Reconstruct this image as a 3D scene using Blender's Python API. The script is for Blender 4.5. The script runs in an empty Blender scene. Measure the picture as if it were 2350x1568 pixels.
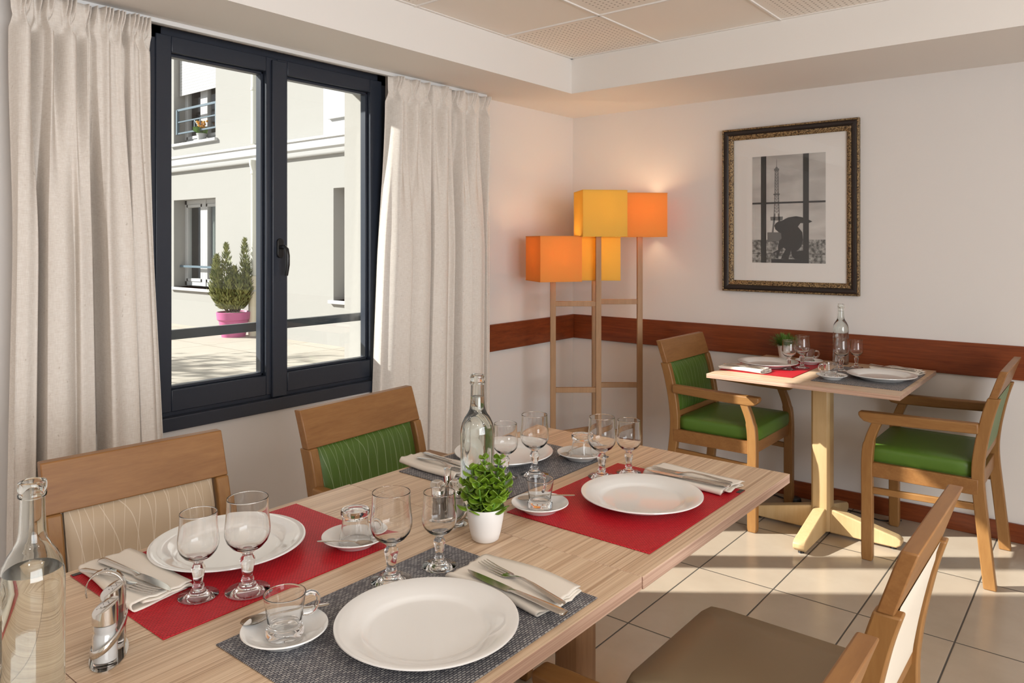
import bpy, bmesh, math, random
from mathutils import Vector, Matrix
from mathutils.geometry import tessellate_polygon
random.seed(7)
PI = math.pi
SC = bpy.context.scene
COL = SC.collection

# ------------------------------------------------------------------ helpers
def lin(c):
    c = c / 255.0
    return c / 12.92 if c <= 0.04045 else ((c + 0.055) / 1.055) ** 2.4
def rgb(r, g, b, k=1.0):
    return (min(lin(r) * k, 1), min(lin(g) * k, 1), min(lin(b) * k, 1), 1)

class NT:
    """small wrapper to write node trees compactly"""
    def __init__(s, name):
        s.m = bpy.data.materials.new(name); s.m.use_nodes = True
        s.t = s.m.node_tree; s.t.nodes.clear()
        s.out = s.t.nodes.new('ShaderNodeOutputMaterial')
    def n(s, kind, **kw):
        nd = s.t.nodes.new('ShaderNode' + kind)
        for k, v in kw.items():
            if k.startswith('i_'):
                key = k[2:].replace('_', ' ')
                nd.inputs[key].default_value = v
            else:
                setattr(nd, k, v)
        return nd
    def l(s, a, b): s.t.links.new(a, b)
    def coord(s, scale=(1, 1, 1), rot=(0, 0, 0), kind='Object'):
        tc = s.n('TexCoord'); mp = s.n('Mapping')
        mp.inputs['Scale'].default_value = scale; mp.inputs['Rotation'].default_value = rot
        s.l(tc.outputs[kind], mp.inputs['Vector']); return mp.outputs['Vector']
    def ramp(s, src, stops):
        r = s.n('ValToRGB'); e = r.color_ramp.elements
        e[0].position, e[0].color = stops[0]; e[1].position, e[1].color = stops[-1]
        for p, c in stops[1:-1]:
            x = e.new(p); x.color = c
        s.l(src, r.inputs['Fac']); return r.outputs['Color']
    def mix(s, fac, a, b, mode='MIX'):
        m = s.n('Mix', data_type='RGBA', blend_type=mode)
        for v, k in ((fac, 0), (a, 6), (b, 7)):
            if hasattr(v, 'is_output'): s.l(v, m.inputs[k])
            else: m.inputs[k].default_value = v
        return m.outputs[2]
    def math(s, op, a, b=0.0):
        m = s.n('Math', operation=op)
        for i, v in enumerate((a, b)):
            if hasattr(v, 'is_output'): s.l(v, m.inputs[i])
            else: m.inputs[i].default_value = v
        return m.outputs[0]
    def bsdf(s, col, rough=0.5, metal=0.0, spec=0.5, bump=None, bstr=0.3, bdist=0.002, **kw):
        b = s.n('BsdfPrincipled')
        for v, k in ((col, 'Base Color'), (rough, 'Roughness'), (metal, 'Metallic'), (spec, 'Specular IOR Level')):
            if hasattr(v, 'is_output'): s.l(v, b.inputs[k])
            else: b.inputs[k].default_value = v
        for k, v in kw.items(): b.inputs[k.replace('_', ' ')].default_value = v
        if bump is not None:
            bp = s.n('Bump'); bp.inputs['Strength'].default_value = bstr; bp.inputs['Distance'].default_value = bdist
            s.l(bump, bp.inputs['Height']); s.l(bp.outputs['Normal'], b.inputs['Normal'])
        s.l(b.outputs[0], s.out.inputs[0]); return b

def m_plain(name, col, rough=0.5, metal=0.0, spec=0.5, **kw):
    t = NT(name); t.bsdf(col, rough, metal, spec, **kw); return t.m
def m_paint(name, col, bump=0.15, scale=140, rough=0.75):
    t = NT(name); v = t.coord()
    n = t.n('TexNoise', i_Scale=scale, i_Detail=3.0); t.l(v, n.inputs['Vector'])
    n2 = t.n('TexNoise', i_Scale=2.5, i_Detail=2.0); t.l(v, n2.inputs['Vector'])
    c = t.mix(t.math('MULTIPLY', n2.outputs['Fac'], 0.12), col, tuple(x * 0.86 for x in col[:3]) + (1,))
    t.bsdf(c, rough, 0, 0.3, n.outputs['Fac'], bump, 0.001); return t.m
def m_wood(name, light, dark, scale=(60, 4, 60), rough=0.38, fine=5.0, lo=0.32, hi=0.68, spec=0.4):
    t = NT(name); v = t.coord(scale)
    n = t.n('TexNoise', i_Scale=1.0, i_Detail=5.0, i_Roughness=0.62, i_Distortion=0.35); t.l(v, n.inputs['Vector'])
    v2 = t.coord(tuple(x * fine for x in scale))
    n2 = t.n('TexNoise', i_Scale=1.0, i_Detail=2.0); t.l(v2, n2.inputs['Vector'])
    f = t.math('ADD', t.math('MULTIPLY', n.outputs['Fac'], 0.7), t.math('MULTIPLY', n2.outputs['Fac'], 0.3))
    c = t.ramp(f, [(lo, dark), (hi, light)])
    t.bsdf(c, rough, 0, spec, f, 0.06, 0.001); return t.m
def m_glass(name, tint=(1, 1, 1, 1), ior=1.48, rough=0.0):
    t = NT(name); g = t.n('BsdfGlass'); g.inputs['Color'].default_value = tint
    g.inputs['IOR'].default_value = ior; g.inputs['Roughness'].default_value = rough
    t.l(g.outputs[0], t.out.inputs[0]); return t.m
def m_pane(name, tint=(0.97, 0.985, 0.98, 1), refl=1.0):
    t = NT(name); tr = t.n('BsdfTransparent'); tr.inputs[0].default_value = tint
    gl = t.n('BsdfGlossy'); gl.inputs['Roughness'].default_value = 0.0
    lw = t.n('LayerWeight'); lw.inputs[0].default_value = 0.5
    fr = t.math('ADD', t.math('MULTIPLY', t.math('POWER', lw.outputs['Facing'], 5.0), 0.92), 0.04)
    mx = t.n('MixShader'); t.l(t.math('MULTIPLY', fr, refl), mx.inputs[0])
    t.l(tr.outputs[0], mx.inputs[1]); t.l(gl.outputs[0], mx.inputs[2]); t.l(mx.outputs[0], t.out.inputs[0]); return t.m

class MB:
    """mesh builder: collects shapes into one mesh object"""
    def __init__(s): s.bm = bmesh.new()
    def box(s, x0, x1, y0, y1, z0, z1, mat=0, M=None):
        vs = [s.bm.verts.new((x, y, z)) for x in (x0, x1) for y in (y0, y1) for z in (z0, z1)]
        if M: 
            for v in vs: v.co = M @ v.co
        for q in ((0, 1, 3, 2), (4, 6, 7, 5), (0, 4, 5, 1), (2, 3, 7, 6), (0, 2, 6, 4), (1, 5, 7, 3)):
            f = s.bm.faces.new([vs[i] for i in q]); f.material_index = mat
        return s
    def lathe(s, prof, n=32, c=(0, 0, 0), mat=0, cap=True, sx=1, sy=1):
        rings = []
        for r, z in prof:
            if r < 1e-6: rings.append([s.bm.verts.new((c[0], c[1], c[2] + z))])
            else: rings.append([s.bm.verts.new((c[0] + sx * r * math.cos(2 * PI * i / n), c[1] + sy * r * math.sin(2 * PI * i / n), c[2] + z)) for i in range(n)])
        for a, b in zip(rings, rings[1:]):
            for i in range(n):
                j = (i + 1) % n
                if len(a) == 1 and len(b) == 1: continue
                if len(a) == 1: f = s.bm.faces.new((a[0], b[j], b[i]))
                elif len(b) == 1: f = s.bm.faces.new((a[i], a[j], b[0]))
                else: f = s.bm.faces.new((a[i], a[j], b[j], b[i]))
                f.material_index = mat
        return s
    def loft(s, secs, cap=True, mat=0, closed=True):
        """secs: list of vertex-coordinate rings of equal length"""
        R = [[s.bm.verts.new(p) for p in r] for r in secs]; n = len(R[0])
        for a, b in zip(R, R[1:]):
            for i in range(n if closed else n - 1):
                j = (i + 1) % n
                f = s.bm.faces.new((a[i], a[j], b[j], b[i])); f.material_index = mat
        if cap and closed:
            s.bm.faces.new(R[0][::-1]).material_index = mat; s.bm.faces.new(R[-1]).material_index = mat
        return s
    def tube(s, pts, r, n=10, cap=True, mat=0):
        pts = [Vector(p) for p in pts]; secs = []; up = Vector((0, 0, 1)); rr = r if isinstance(r, (list, tuple)) else [r] * len(pts)
        t0 = (pts[1] - pts[0]).normalized(); a = t0.cross(up)
        if a.length < 0.1: a = t0.cross(Vector((1, 0, 0)))
        a.normalize()
        for i, p in enumerate(pts):
            t = (pts[min(i + 1, len(pts) - 1)] - pts[max(i - 1, 0)]).normalized()
            a = (a - t * a.dot(t)).normalized(); b = t.cross(a)
            secs.append([p + (a * math.cos(2 * PI * k / n) + b * math.sin(2 * PI * k / n)) * rr[i] for k in range(n)])
        return s.loft(secs, cap, mat)
    def prism(s, poly, axis, a, b, mat=0):
        """poly: 2-D outline; extruded along axis ('x','y','z') from a to b"""
        def P(u, v, w): return {'x': (w, u, v), 'y': (u, w, v), 'z': (u, v, w)}[axis]
        return s.loft([[P(u, v, a) for u, v in poly], [P(u, v, b) for u, v in poly]], True, mat)
    def grid(s, fn, nu, nv, mat=0, wrap=False):
        V = [[s.bm.verts.new(fn(i / (nu - 1), j / (nv - 1))) for j in range(nv)] for i in range(nu)]
        for i in range(nu - 1):
            for j in range(nv - 1):
                s.bm.faces.new((V[i][j], V[i + 1][j], V[i + 1][j + 1], V[i][j + 1])).material_index = mat
        return s
    def obj(s, name, mat, parent=None, smooth=False, bevel=0, seg=2, sub=0, solid=0, loc=None, rz=0, ang=35):
        bmesh.ops.recalc_face_normals(s.bm, faces=s.bm.faces)
        me = bpy.data.meshes.new(name); s.bm.to_mesh(me); s.bm.free()
        for m in (mat if isinstance(mat, (list, tuple)) else [mat]): me.materials.append(m)
        o = bpy.data.objects.new(name, me); COL.objects.link(o)
        if parent: o.parent = parent
        if loc: o.location = loc
        if rz: o.rotation_euler.z = rz
        if smooth or bevel or sub:
            for p in me.polygons: p.use_smooth = True
        if solid:
            md = o.modifiers.new('Solid', 'SOLIDIFY'); md.thickness = solid; md.offset = 0
        if bevel:
            md = o.modifiers.new('Bevel', 'BEVEL'); md.width = bevel; md.segments = seg; md.limit_method = 'ANGLE'; md.angle_limit = math.radians(40)
            md.harden_normals = False
        if sub:
            md = o.modifiers.new('Sub', 'SUBSURF'); md.levels = sub; md.render_levels = sub
        if smooth and not sub and not bevel:
            me.set_sharp_from_angle(angle=math.radians(ang))
        elif bevel and not sub:
            me.set_sharp_from_angle(angle=math.radians(70))
        return o
def box(x0, x1, y0, y1, z0, z1): return MB().box(x0, x1, y0, y1, z0, z1)
def tag(o, label=None, cat=None, group=None, kind=None):
    if label: o['label'] = label
    if cat: o['category'] = cat
    if group: o['group'] = group
    if kind: o['kind'] = kind
    return o
def thing(name, label, cat, loc=(0, 0, 0), rz=0, group=None):
    o = bpy.data.objects.new(name, None); COL.objects.link(o); o.empty_display_size = 0.05
    o.location = loc; o.rotation_euler = (0, 0, rz)
    return tag(o, label, cat, group)
def struct(o): o['kind'] = 'structure'; return o
def dup(root, loc, rz, label, group=None):
    r = root.copy(); COL.objects.link(r); r.location = loc; r.rotation_euler = (0, 0, rz); r['label'] = label
    if group: r['group'] = group
    for ch in list(root.children):
        c = ch.copy(); COL.objects.link(c); c.parent = r
        for g in list(ch.children):
            d = g.copy(); COL.objects.link(d); d.parent = c
    return r
def smooth_curve(ctrl, x):
    """piecewise cosine interpolation of (x, value) control points"""
    if x <= ctrl[0][0]: return ctrl[0][1]
    for (a, va), (b, vb) in zip(ctrl, ctrl[1:]):
        if x <= b:
            t = (x - a) / (b - a); t = t * t * (3 - 2 * t); return va + (vb - va) * t
    return ctrl[-1][1]
def sstep(a, b, x):
    t = max(0, min(1, (x - a) / (b - a))); return t * t * (3 - 2 * t)

# ------------------------------------------------------------------ materials
WALL = m_paint('wall_paint', (0.735, 0.70, 0.675, 1))
SOFF = m_paint('soffit_paint', (0.84, 0.805, 0.77, 1), 0.06)
MAHOG = m_wood('mahogany', (0.25, 0.062, 0.018, 1), (0.13, 0.026, 0.008, 1), (6, 6, 60), 0.32)
BEECH = m_wood('beech_wood', (0.315, 0.158, 0.052, 1), (0.245, 0.113, 0.034, 1), (30, 30, 5), 0.4)
BEECHX = m_wood('beech_wood_rail', (0.30, 0.142, 0.047, 1), (0.22, 0.095, 0.029, 1), (30, 5, 40), 0.4)
BEECHA = m_wood('beech_wood_arm', (0.315, 0.158, 0.052, 1), (0.24, 0.11, 0.034, 1), (5, 30, 30), 0.4)
MAPLE = m_wood('pale_maple', (0.60, 0.43, 0.23, 1), (0.52, 0.35, 0.17, 1), (22, 22, 3), 0.42)
COLUMN = m_wood('table_column_wood', (0.36, 0.20, 0.10, 1), (0.24, 0.12, 0.055, 1), (40, 40, 2), 0.45)
LAMPWOOD = m_wood('lamp_wood', (0.42, 0.245, 0.125, 1), (0.33, 0.18, 0.085, 1), (30, 30, 3), 0.5)

def m_table(name, kx, edge=False):
    t = NT(name); v = t.coord((230, 1.1, 230))
    n = t.n('TexNoise', i_Scale=1.0, i_Detail=3.0, i_Roughness=0.55); t.l(v, n.inputs['Vector'])
    v2 = t.coord((620, 1.8, 620)); n2 = t.n('TexNoise', i_Scale=1.0, i_Detail=2.0); t.l(v2, n2.inputs['Vector'])
    v3 = t.coord((14, 1.2, 14)); n3 = t.n('TexNoise', i_Scale=1.0, i_Detail=2.0); t.l(v3, n3.inputs['Vector'])
    # planks laid end to end along the table
    br = t.n('TexBrick', offset=0.37, i_Scale=1.0, i_Mortar_Size=0.0, i_Brick_Width=0.42, i_Row_Height=0.045)
    br.inputs['Color1'].default_value = (0.35, 0.35, 0.35, 1); br.inputs['Color2'].default_value = (0.65, 0.65, 0.65, 1)
    vb = t.coord((1, 1, 1), (0, 0, PI / 2)); t.l(vb, br.inputs['Vector'])
    f = t.math('ADD', t.math('MULTIPLY', n.outputs['Fac'], 0.55), t.math('MULTIPLY', n2.outputs['Fac'], 0.33))
    f = t.math('ADD', f, t.math('MULTIPLY', n3.outputs['Fac'], 0.12))
    if edge: c = t.ramp(f, [(0.37, (0.33, 0.195, 0.135, 1)), (0.5, (0.50, 0.32, 0.235, 1)), (0.63, (0.64, 0.45, 0.34, 1))])
    else: c = t.ramp(f, [(0.37, (0.37, 0.235, 0.14, 1)), (0.47, (0.58, 0.405, 0.265, 1)), (0.62, (0.74, 0.57, 0.40, 1))])
    c = t.mix(t.math('MULTIPLY', br.outputs['Fac'], 0.0), c, c)
    hs = t.mix(0.10, c, br.outputs['Color'], 'OVERLAY')
    t.bsdf(hs, 0.36, 0, 0.45, f, 0.05, 0.0005); return t.m
TABLE = m_table('zebrano_laminate', 1); TABEDGE = m_table('zebrano_edge', 1, True)

def m_mat(name, dark, mid, light, cell=(0.0085, 0.0042), rough=0.55):
    t = NT(name); v = t.coord((1, 1, 1), (0, 0, PI / 2))
    br = t.n('TexBrick', offset=0.5, i_Scale=1.0, i_Mortar_Size=0.0011, i_Mortar_Smooth=0.6, i_Brick_Width=cell[0], i_Row_Height=cell[1])
    br.inputs['Color1'].default_value = light; br.inputs['Color2'].default_value = mid; br.inputs['Mortar'].default_value = dark
    t.l(v, br.inputs['Vector'])
    n = t.n('TexNoise', i_Scale=260.0, i_Detail=1.0); t.l(t.coord(), n.inputs['Vector'])
    c = t.mix(t.math('MULTIPLY', n.outputs['Fac'], 0.5), br.outputs['Color'], mid)
    h = t.math('SUBTRACT', 1.0, br.outputs['Fac'])
    t.bsdf(c, rough, 0, 0.22, h, 0.7, 0.0012); return t.m
GREYMAT = m_mat('grey_woven_vinyl', (0.035, 0.037, 0.055, 1), (0.17, 0.165, 0.175, 1), (0.52, 0.50, 0.48, 1))
REDMAT = m_mat('red_woven_vinyl', (0.28, 0.004, 0.009, 1), (0.56, 0.011, 0.022, 1), (0.74, 0.024, 0.040, 1), (0.0072, 0.0040), 0.42)

PORC = m_plain('white_porcelain', (0.80, 0.79, 0.77, 1), 0.07, 0, 0.5)
STEEL = m_plain('polished_steel', (0.62, 0.58, 0.53, 1), 0.16, 1.0)
CHROME = m_plain('chrome', (0.72, 0.70, 0.67, 1), 0.1, 1.0)
GLASS = m_glass('clear_glass'); BOTGLASS = m_glass('bottle_glass', (0.985, 0.997, 0.99, 1), 1.46)
WATER = m_glass('water', (0.985, 0.995, 0.99, 1), 1.333)
PANE = m_pane('window_pane')
SALT = m_plain('salt_grains', (0.82, 0.81, 0.79, 1), 0.9)
PEPPER = m_paint('ground_pepper', (0.16, 0.12, 0.09, 1), 0.6, 500, 0.9)
POTW = m_plain('white_ceramic_pot', (0.80, 0.78, 0.76, 1), 0.45)
SOIL = m_plain('soil', (0.05, 0.035, 0.02, 1), 0.95)
def m_leaf(name, a, b, rough=0.35, sc=30):
    t = NT(name); n = t.n('TexNoise', i_Scale=float(sc), i_Detail=2.0); t.l(t.coord(), n.inputs['Vector'])
    c = t.ramp(n.outputs['Fac'], [(0.3, a), (0.7, b)])
    t.bsdf(c, rough, 0, 0.5); return t.m
LEAF = m_leaf('succulent_leaf', (0.085, 0.165, 0.008, 1), (0.20, 0.33, 0.022, 1))
GRASS = m_leaf('tuft_leaf', (0.07, 0.17, 0.02, 1), (0.16, 0.30, 0.05, 1), 0.5, 60)
CONIFER = m_leaf('conifer_leaf', (0.085, 0.115, 0.03, 1), (0.30, 0.31, 0.10, 1), 0.6, 12)
STEMG = m_plain('green_stem', (0.12, 0.26, 0.03, 1), 0.5)
BARK = m_plain('bark', (0.12, 0.07, 0.04, 1), 0.9)
FRAME = m_plain('anthracite_aluminium', (0.024, 0.030, 0.045, 1), 0.36, 0.0, 0.5)
BLACK = m_plain('black_plastic', (0.008, 0.008, 0.009, 1), 0.3)
def m_linen(name):
    t = NT(name); v = t.coord((900, 900, 40)); n = t.n('TexNoise', i_Scale=1.0, i_Detail=2.0); t.l(v, n.inputs['Vector'])
    v2 = t.coord((60, 60, 700)); n2 = t.n('TexNoise', i_Scale=1.0, i_Detail=2.0); t.l(v2, n2.inputs['Vector'])
    v3 = t.coord((90, 90, 60)); n3 = t.n('TexNoise', i_Scale=1.0, i_Detail=1.0); t.l(v3, n3.inputs['Vector'])
    f = t.math('ADD', t.math('MULTIPLY', n.outputs['Fac'], 0.5), t.math('MULTIPLY', n2.outputs['Fac'], 0.5))
    c = t.ramp(f, [(0.36, (0.72, 0.65, 0.585, 1)), (0.64, (0.87, 0.82, 0.765, 1))])
    slub = t.ramp(n3.outputs['Fac'], [(0.74, (0, 0, 0, 1)), (0.80, (1, 1, 1, 1))])
    c = t.mix(t.math('MULTIPLY', slub, 0.35), c, (0.34, 0.25, 0.18, 1))
    d = t.n('BsdfDiffuse'); t.l(c, d.inputs[0]); tr = t.n('BsdfTranslucent'); t.l(c, tr.inputs[0])
    bp = t.n('Bump'); bp.inputs['Strength'].default_value = 0.25; bp.inputs['Distance'].default_value = 0.0006; t.l(f, bp.inputs['Height']); t.l(bp.outputs[0], d.inputs['Normal'])
    mx = t.n('MixShader'); mx.inputs[0].default_value = 0.05; t.l(d.outputs[0], mx.inputs[1]); t.l(tr.outputs[0], mx.inputs[2]); t.l(mx.outputs[0], t.out.inputs[0])
    return t.m
LINEN = m_linen('linen_curtain')
NAPKIN = m_paint('cotton_napkin', (0.80, 0.74, 0.66, 1), 0.15, 900, 0.85)
def m_shade(name, col):
    t = NT(name); n = t.n('TexNoise', i_Scale=1.0, i_Detail=1.0); t.l(t.coord((700, 700, 700)), n.inputs['Vector'])
    c = t.mix(t.math('MULTIPLY', n.outputs['Fac'], 0.15), col, tuple(x * 0.8 for x in col[:3]) + (1,))
    d = t.n('BsdfDiffuse'); t.l(c, d.inputs[0]); tr = t.n('BsdfTranslucent'); t.l(c, tr.inputs[0])
    mx = t.n('MixShader'); mx.inputs[0].default_value = 0.36; t.l(d.outputs[0], mx.inputs[1]); t.l(tr.outputs[0], mx.inputs[2]); t.l(mx.outputs[0], t.out.inputs[0])
    return t.m
YSHADE = m_shade('yellow_shade_fabric', (0.90, 0.62, 0.13, 1)); OSHADE = m_shade('orange_shade_fabric', (0.90, 0.42, 0.11, 1))
def m_leather(name, col, lines=None, k=0.55):
    t = NT(name); n = t.n('TexNoise', i_Scale=420.0, i_Detail=2.0); t.l(t.coord(), n.inputs['Vector'])
    c = col
    if lines:
        for i, (sc, dist, dsc) in enumerate(((11.5, 5.5, 0.9), (8.5, 8.0, 0.8))):
            w = t.n('TexWave', wave_type='BANDS', bands_direction='Y', wave_profile='SIN', i_Scale=sc, i_Distortion=dist, i_Detail=0.0, i_Detail_Scale=dsc)
            mp = t.coord((1, 1, 0.42 if i == 0 else 0.5)); t.l(mp, w.inputs['Vector'])
            w.inputs['Phase Offset'].default_value = i * 2.1
            m = t.ramp(w.outputs['Fac'], [(0.0, (0, 0, 0, 1)), (0.9935, (0, 0, 0, 1)), (0.9975, (1, 1, 1, 1))])
            c = t.mix(t.math('MULTIPLY', m, k), c, lines)
    t.bsdf(c, 0.42, 0, 0.45, n.outputs['Fac'], 0.12, 0.0006); return t.m
GREENSEAT = m_leather('green_leatherette', (0.082, 0.165, 0.020, 1))
GREENBACK = m_leather('green_patterned_fabric', (0.070, 0.135, 0.016, 1), (0.36, 0.44, 0.26, 1))
BROWNSEAT = m_leather('taupe_leatherette', (0.31, 0.23, 0.14, 1))
BEIGEBACK = m_leather('beige_patterned_fabric', (0.50, 0.385, 0.265, 1), (0.74, 0.66, 0.54, 1), 0.7)
CREAM = m_leather('cream_leatherette', (0.74, 0.66, 0.55, 1))
FACADE = m_paint('cream_render', (0.35, 0.342, 0.325, 1), 0.5, 60, 0.9)
WHITE = m_plain('white_painted', (0.50, 0.50, 0.50, 1), 0.5)
WHITEM = m_plain('white_metal', (0.80, 0.80, 0.80, 1), 0.4)
BLUEGREY = m_plain('blue_grey_steel', (0.10, 0.15, 0.19, 1), 0.45)
ZINC = m_plain('zinc_grey', (0.55, 0.56, 0.54, 1), 0.5)
PVC = m_plain('cream_plastic_pipe', (0.70, 0.64, 0.50, 1), 0.5)
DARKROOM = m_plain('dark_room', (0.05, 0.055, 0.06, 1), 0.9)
PINK = m_plain('pink_plastic', (0.50, 0.11, 0.27, 1), 0.5)
FLOWER = m_plain('orange_petals', (0.72, 0.33, 0.05, 1), 0.7)
GOLD = None
def m_gold(name):
    t = NT(name); v = t.coord((1, 1, 1)); w = t.n('TexVoronoi', i_Scale=170.0, feature='SMOOTH_F1'); t.l(v, w.inputs['Vector'])
    n = t.n('TexNoise', i_Scale=240.0, i_Detail=2.0, i_Distortion=1.2); t.l(v, n.inputs['Vector'])
    f = t.math('ADD', t.math('MULTIPLY', w.outputs['Distance'], 0.8), t.math('MULTIPLY', n.outputs['Fac'], 0.4))
    c = t.ramp(f, [(0.30, (0.42, 0.30, 0.15, 1)), (0.52, (0.24, 0.155, 0.07, 1)), (0.72, (0.045, 0.025, 0.012, 1))])
    t.bsdf(c, 0.45, 0.25, 0.5, f, 0.9, 0.003); return t.m
GOLD = m_gold('antique_gold_carving')
EBONY = m_plain('dark_brown_lacquer', (0.018, 0.011, 0.009, 1), 0.3)

# floor tiles, aligned to the room, 0.309 x 0.585 m
def m_floor(name, gx, gy, tx, ty, base, dark, grout, gw, rough):
    t = NT(name); tc = t.n('TexCoord'); sp = t.n('SeparateXYZ'); t.l(tc.outputs['Object'], sp.inputs[0])
    def edge(src, o, sz):
        u = t.math('DIVIDE', t.math('SUBTRACT', src, o), sz); fr = t.math('SUBTRACT', u, t.math('FLOOR', u))
        d = t.math('MINIMUM', fr, t.math('SUBTRACT', 1.0, fr)); return t.math('MULTIPLY', d, sz), t.math('FLOOR', u)
    ex, ix = edge(sp.outputs[0], gx, tx); ey, iy = edge(sp.outputs[1], gy, ty)
    d = t.math('MINIMUM', ex, ey); g = t.math('LESS_THAN', d, gw)
    cb = t.n('CombineXYZ'); t.l(ix, cb.inputs[0]); t.l(iy, cb.inputs[1]); wn = t.n('TexWhiteNoise'); t.l(cb.outputs[0], wn.inputs['Vector'])
    n = t.n('TexNoise', i_Scale=5.0, i_Detail=4.0, i_Roughness=0.6); t.l(tc.outputs['Object'], n.inputs['Vector'])
    f = t.math('ADD', t.math('MULTIPLY', wn.outputs['Value'], 0.25), t.math('MULTIPLY', n.outputs['Fac'], 0.75))
    c = t.ramp(f, [(0.25, dark), (0.75, base)]); c = t.mix(g, c, grout)
    h = t.math('MINIMUM', t.math('DIVIDE', d, gw * 2), 1.0)
    r = t.math('ADD', t.math('MULTIPLY', g, 0.4), rough)
    t.bsdf(c, r, 0, 0.45, h, 0.5, 0.0015); return t.m
FLOOR = m_floor('beige_floor_tiles', 1.429, -1.156, 0.3095, 0.5855, (0.47, 0.39, 0.305, 1), (0.40, 0.325, 0.25, 1), (0.07, 0.06, 0.05, 1), 0.0028, 0.2)
PAVE = m_floor('terrace_paving', -5.0, 0.3, 0.8, 0.8, (0.46, 0.42, 0.36, 1), (0.41, 0.365, 0.305, 1), (0.27, 0.235, 0.19, 1), 0.008, 0.85)
def m_ceiling(name, x0, y0, fx, fy, px, py):
    t = NT(name); tc = t.n('TexCoord'); sp = t.n('SeparateXYZ'); t.l(tc.outputs['Object'], sp.inputs[0])
    def cell(src, o, sz):
        u = t.math('DIVIDE', t.math('SUBTRACT', src, o), sz); fl = t.math('FLOOR', u); fr = t.math('SUBTRACT', u, fl); return fr, fl
    ux, ix = cell(sp.outputs[0], x0, fx); uy, iy = cell(sp.outputs[1], y0, fy)
    par = t.math('ABSOLUTE', t.math('MODULO', t.math('ADD', ix, iy), 2.0)); perf = t.math('LESS_THAN', t.math('ABSOLUTE', t.math('SUBTRACT', par, 1.0)), 0.5)
    def hole(src, o):
        u, _ = cell(src, o, 0.0255); return t.math('POWER', t.math('SUBTRACT', u, 0.5), 2.0)
    hd = t.math('LESS_THAN', t.math('ADD', hole(sp.outputs[0], x0), hole(sp.outputs[1], y0)), 0.032)
    def inside(u): return t.math('LESS_THAN', t.math('ABSOLUTE', t.math('SUBTRACT', u, 0.5)), 0.435)
    ins = t.math('MULTIPLY', inside(ux), inside(uy)); hole_f = t.math('MULTIPLY', t.math('MULTIPLY', hd, perf), ins)
    c = t.mix(hole_f, (0.90, 0.835, 0.765, 1), (0.44, 0.38, 0.33, 1))
    t.bsdf(c, 0.8, 0, 0.2); return t.m

# ------------------------------------------------------------------ room shell
ZC, ZS = 2.368, 2.176            # ceiling, soffit underside
RX, RY = 5.6, -7.4               # unseen far walls
def plane(name, pts, mat):
    m = MB(); m.bm.faces.new([m.bm.verts.new(p) for p in pts]); return m.obj(name, mat)
struct(box(-0.2, RX + 0.2, RY - 0.2, 0.2, -0.12, 0.0).obj('floor', FLOOR))
CEIL = m_ceiling('ceiling_tiles', 0.4577 - 0.055, -0.6831 + 0.02, 0.6, 0.6, 0, 0)
struct(box(-0.2, RX + 0.2, RY - 0.2, 0.2, ZC, ZC + 0.15).obj('ceiling', CEIL))
# ceiling grid: narrow raised joints between the tiles
g = MB()
x = 0.4577 - 0.055 + 0.6
while x < 4.6:
    g.box(x - 0.004, x + 0.004, -5.4, -0.6831, ZC - 0.006, ZC + 0.001); x += 0.6
y = -0.6831 + 0.02 - 0.6
while y > -5.4:
    g.box(0.4577, 4.6, y - 0.004, y + 0.004, ZC - 0.006, ZC + 0.001); y -= 0.6
g.box(0.4577, 0.472, -5.4, -0.6831, ZC - 0.004, ZC + 0.001).box(0.4577, 4.6, -0.697, -0.6831, ZC - 0.004, ZC + 0.001)
struct(g.obj('trim_3', SOFF))
struct(box(0.0, 0.4577, RY, 0.0, ZS, ZC).obj('trim_1', SOFF))          # soffit over the window
struct(box(0.4577, RX, -0.6831, 0.0, ZS, ZC).obj('trim_2', SOFF))      # soffit over the picture wall
# window wall with its opening
WY0, WY1, WZ0, WZ1 = -2.775, -1.61, 0.678, 2.176
w = MB()
w.box(-0.2, 0, RY - 0.2, WY0, 0, 2.7).box(-0.2, 0, WY1, 2.12, 0, 2.7).box(-0.2, 0, WY0, WY1, 0, WZ0).box(-0.2, 0, WY0, WY1, WZ1, 2.7)
w.box(-0.2, -0.09, WY0, -2.705, WZ0, WZ1); struct(w.obj('wall_left', WALL))
struct(box(0, RX + 0.2, 0, 0.2, 0, 2.7).obj('wall_back', WALL))
struct(box(-0.2, RX + 0.2, RY - 0.2, RY, 0, 2.7).obj('wall_front', WALL))
w = MB()
BY0, BY1, BZ0, BZ1 = -5.6, -2.4, 0.5, 2.25
w.box(RX, RX + 0.2, RY, BY0, 0, 2.7).box(RX, RX + 0.2, BY1, 0, 0, 2.7).box(RX, RX + 0.2, BY0, BY1, 0, BZ0).box(RX, RX + 0.2, BY0, BY1, BZ1, 2.7)
struct(w.obj('wall_right', WALL))
w2 = MB(); fy = [BY0, BY0 + 1.07, BY0 + 2.13, BY1]
for a, b in zip(fy, fy[1:]):
    w2.box(RX + 0.05, RX + 0.11, a, a + 0.07, BZ0, BZ1).box(RX + 0.05, RX + 0.11, b - 0.07, b, BZ0, BZ1).box(RX + 0.05, RX + 0.11, a, b, BZ0, BZ0 + 0.07).box(RX + 0.05, RX + 0.11, a, b, BZ1 - 0.07, BZ1)
win2 = struct(w2.obj('window_2', FRAME))
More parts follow.
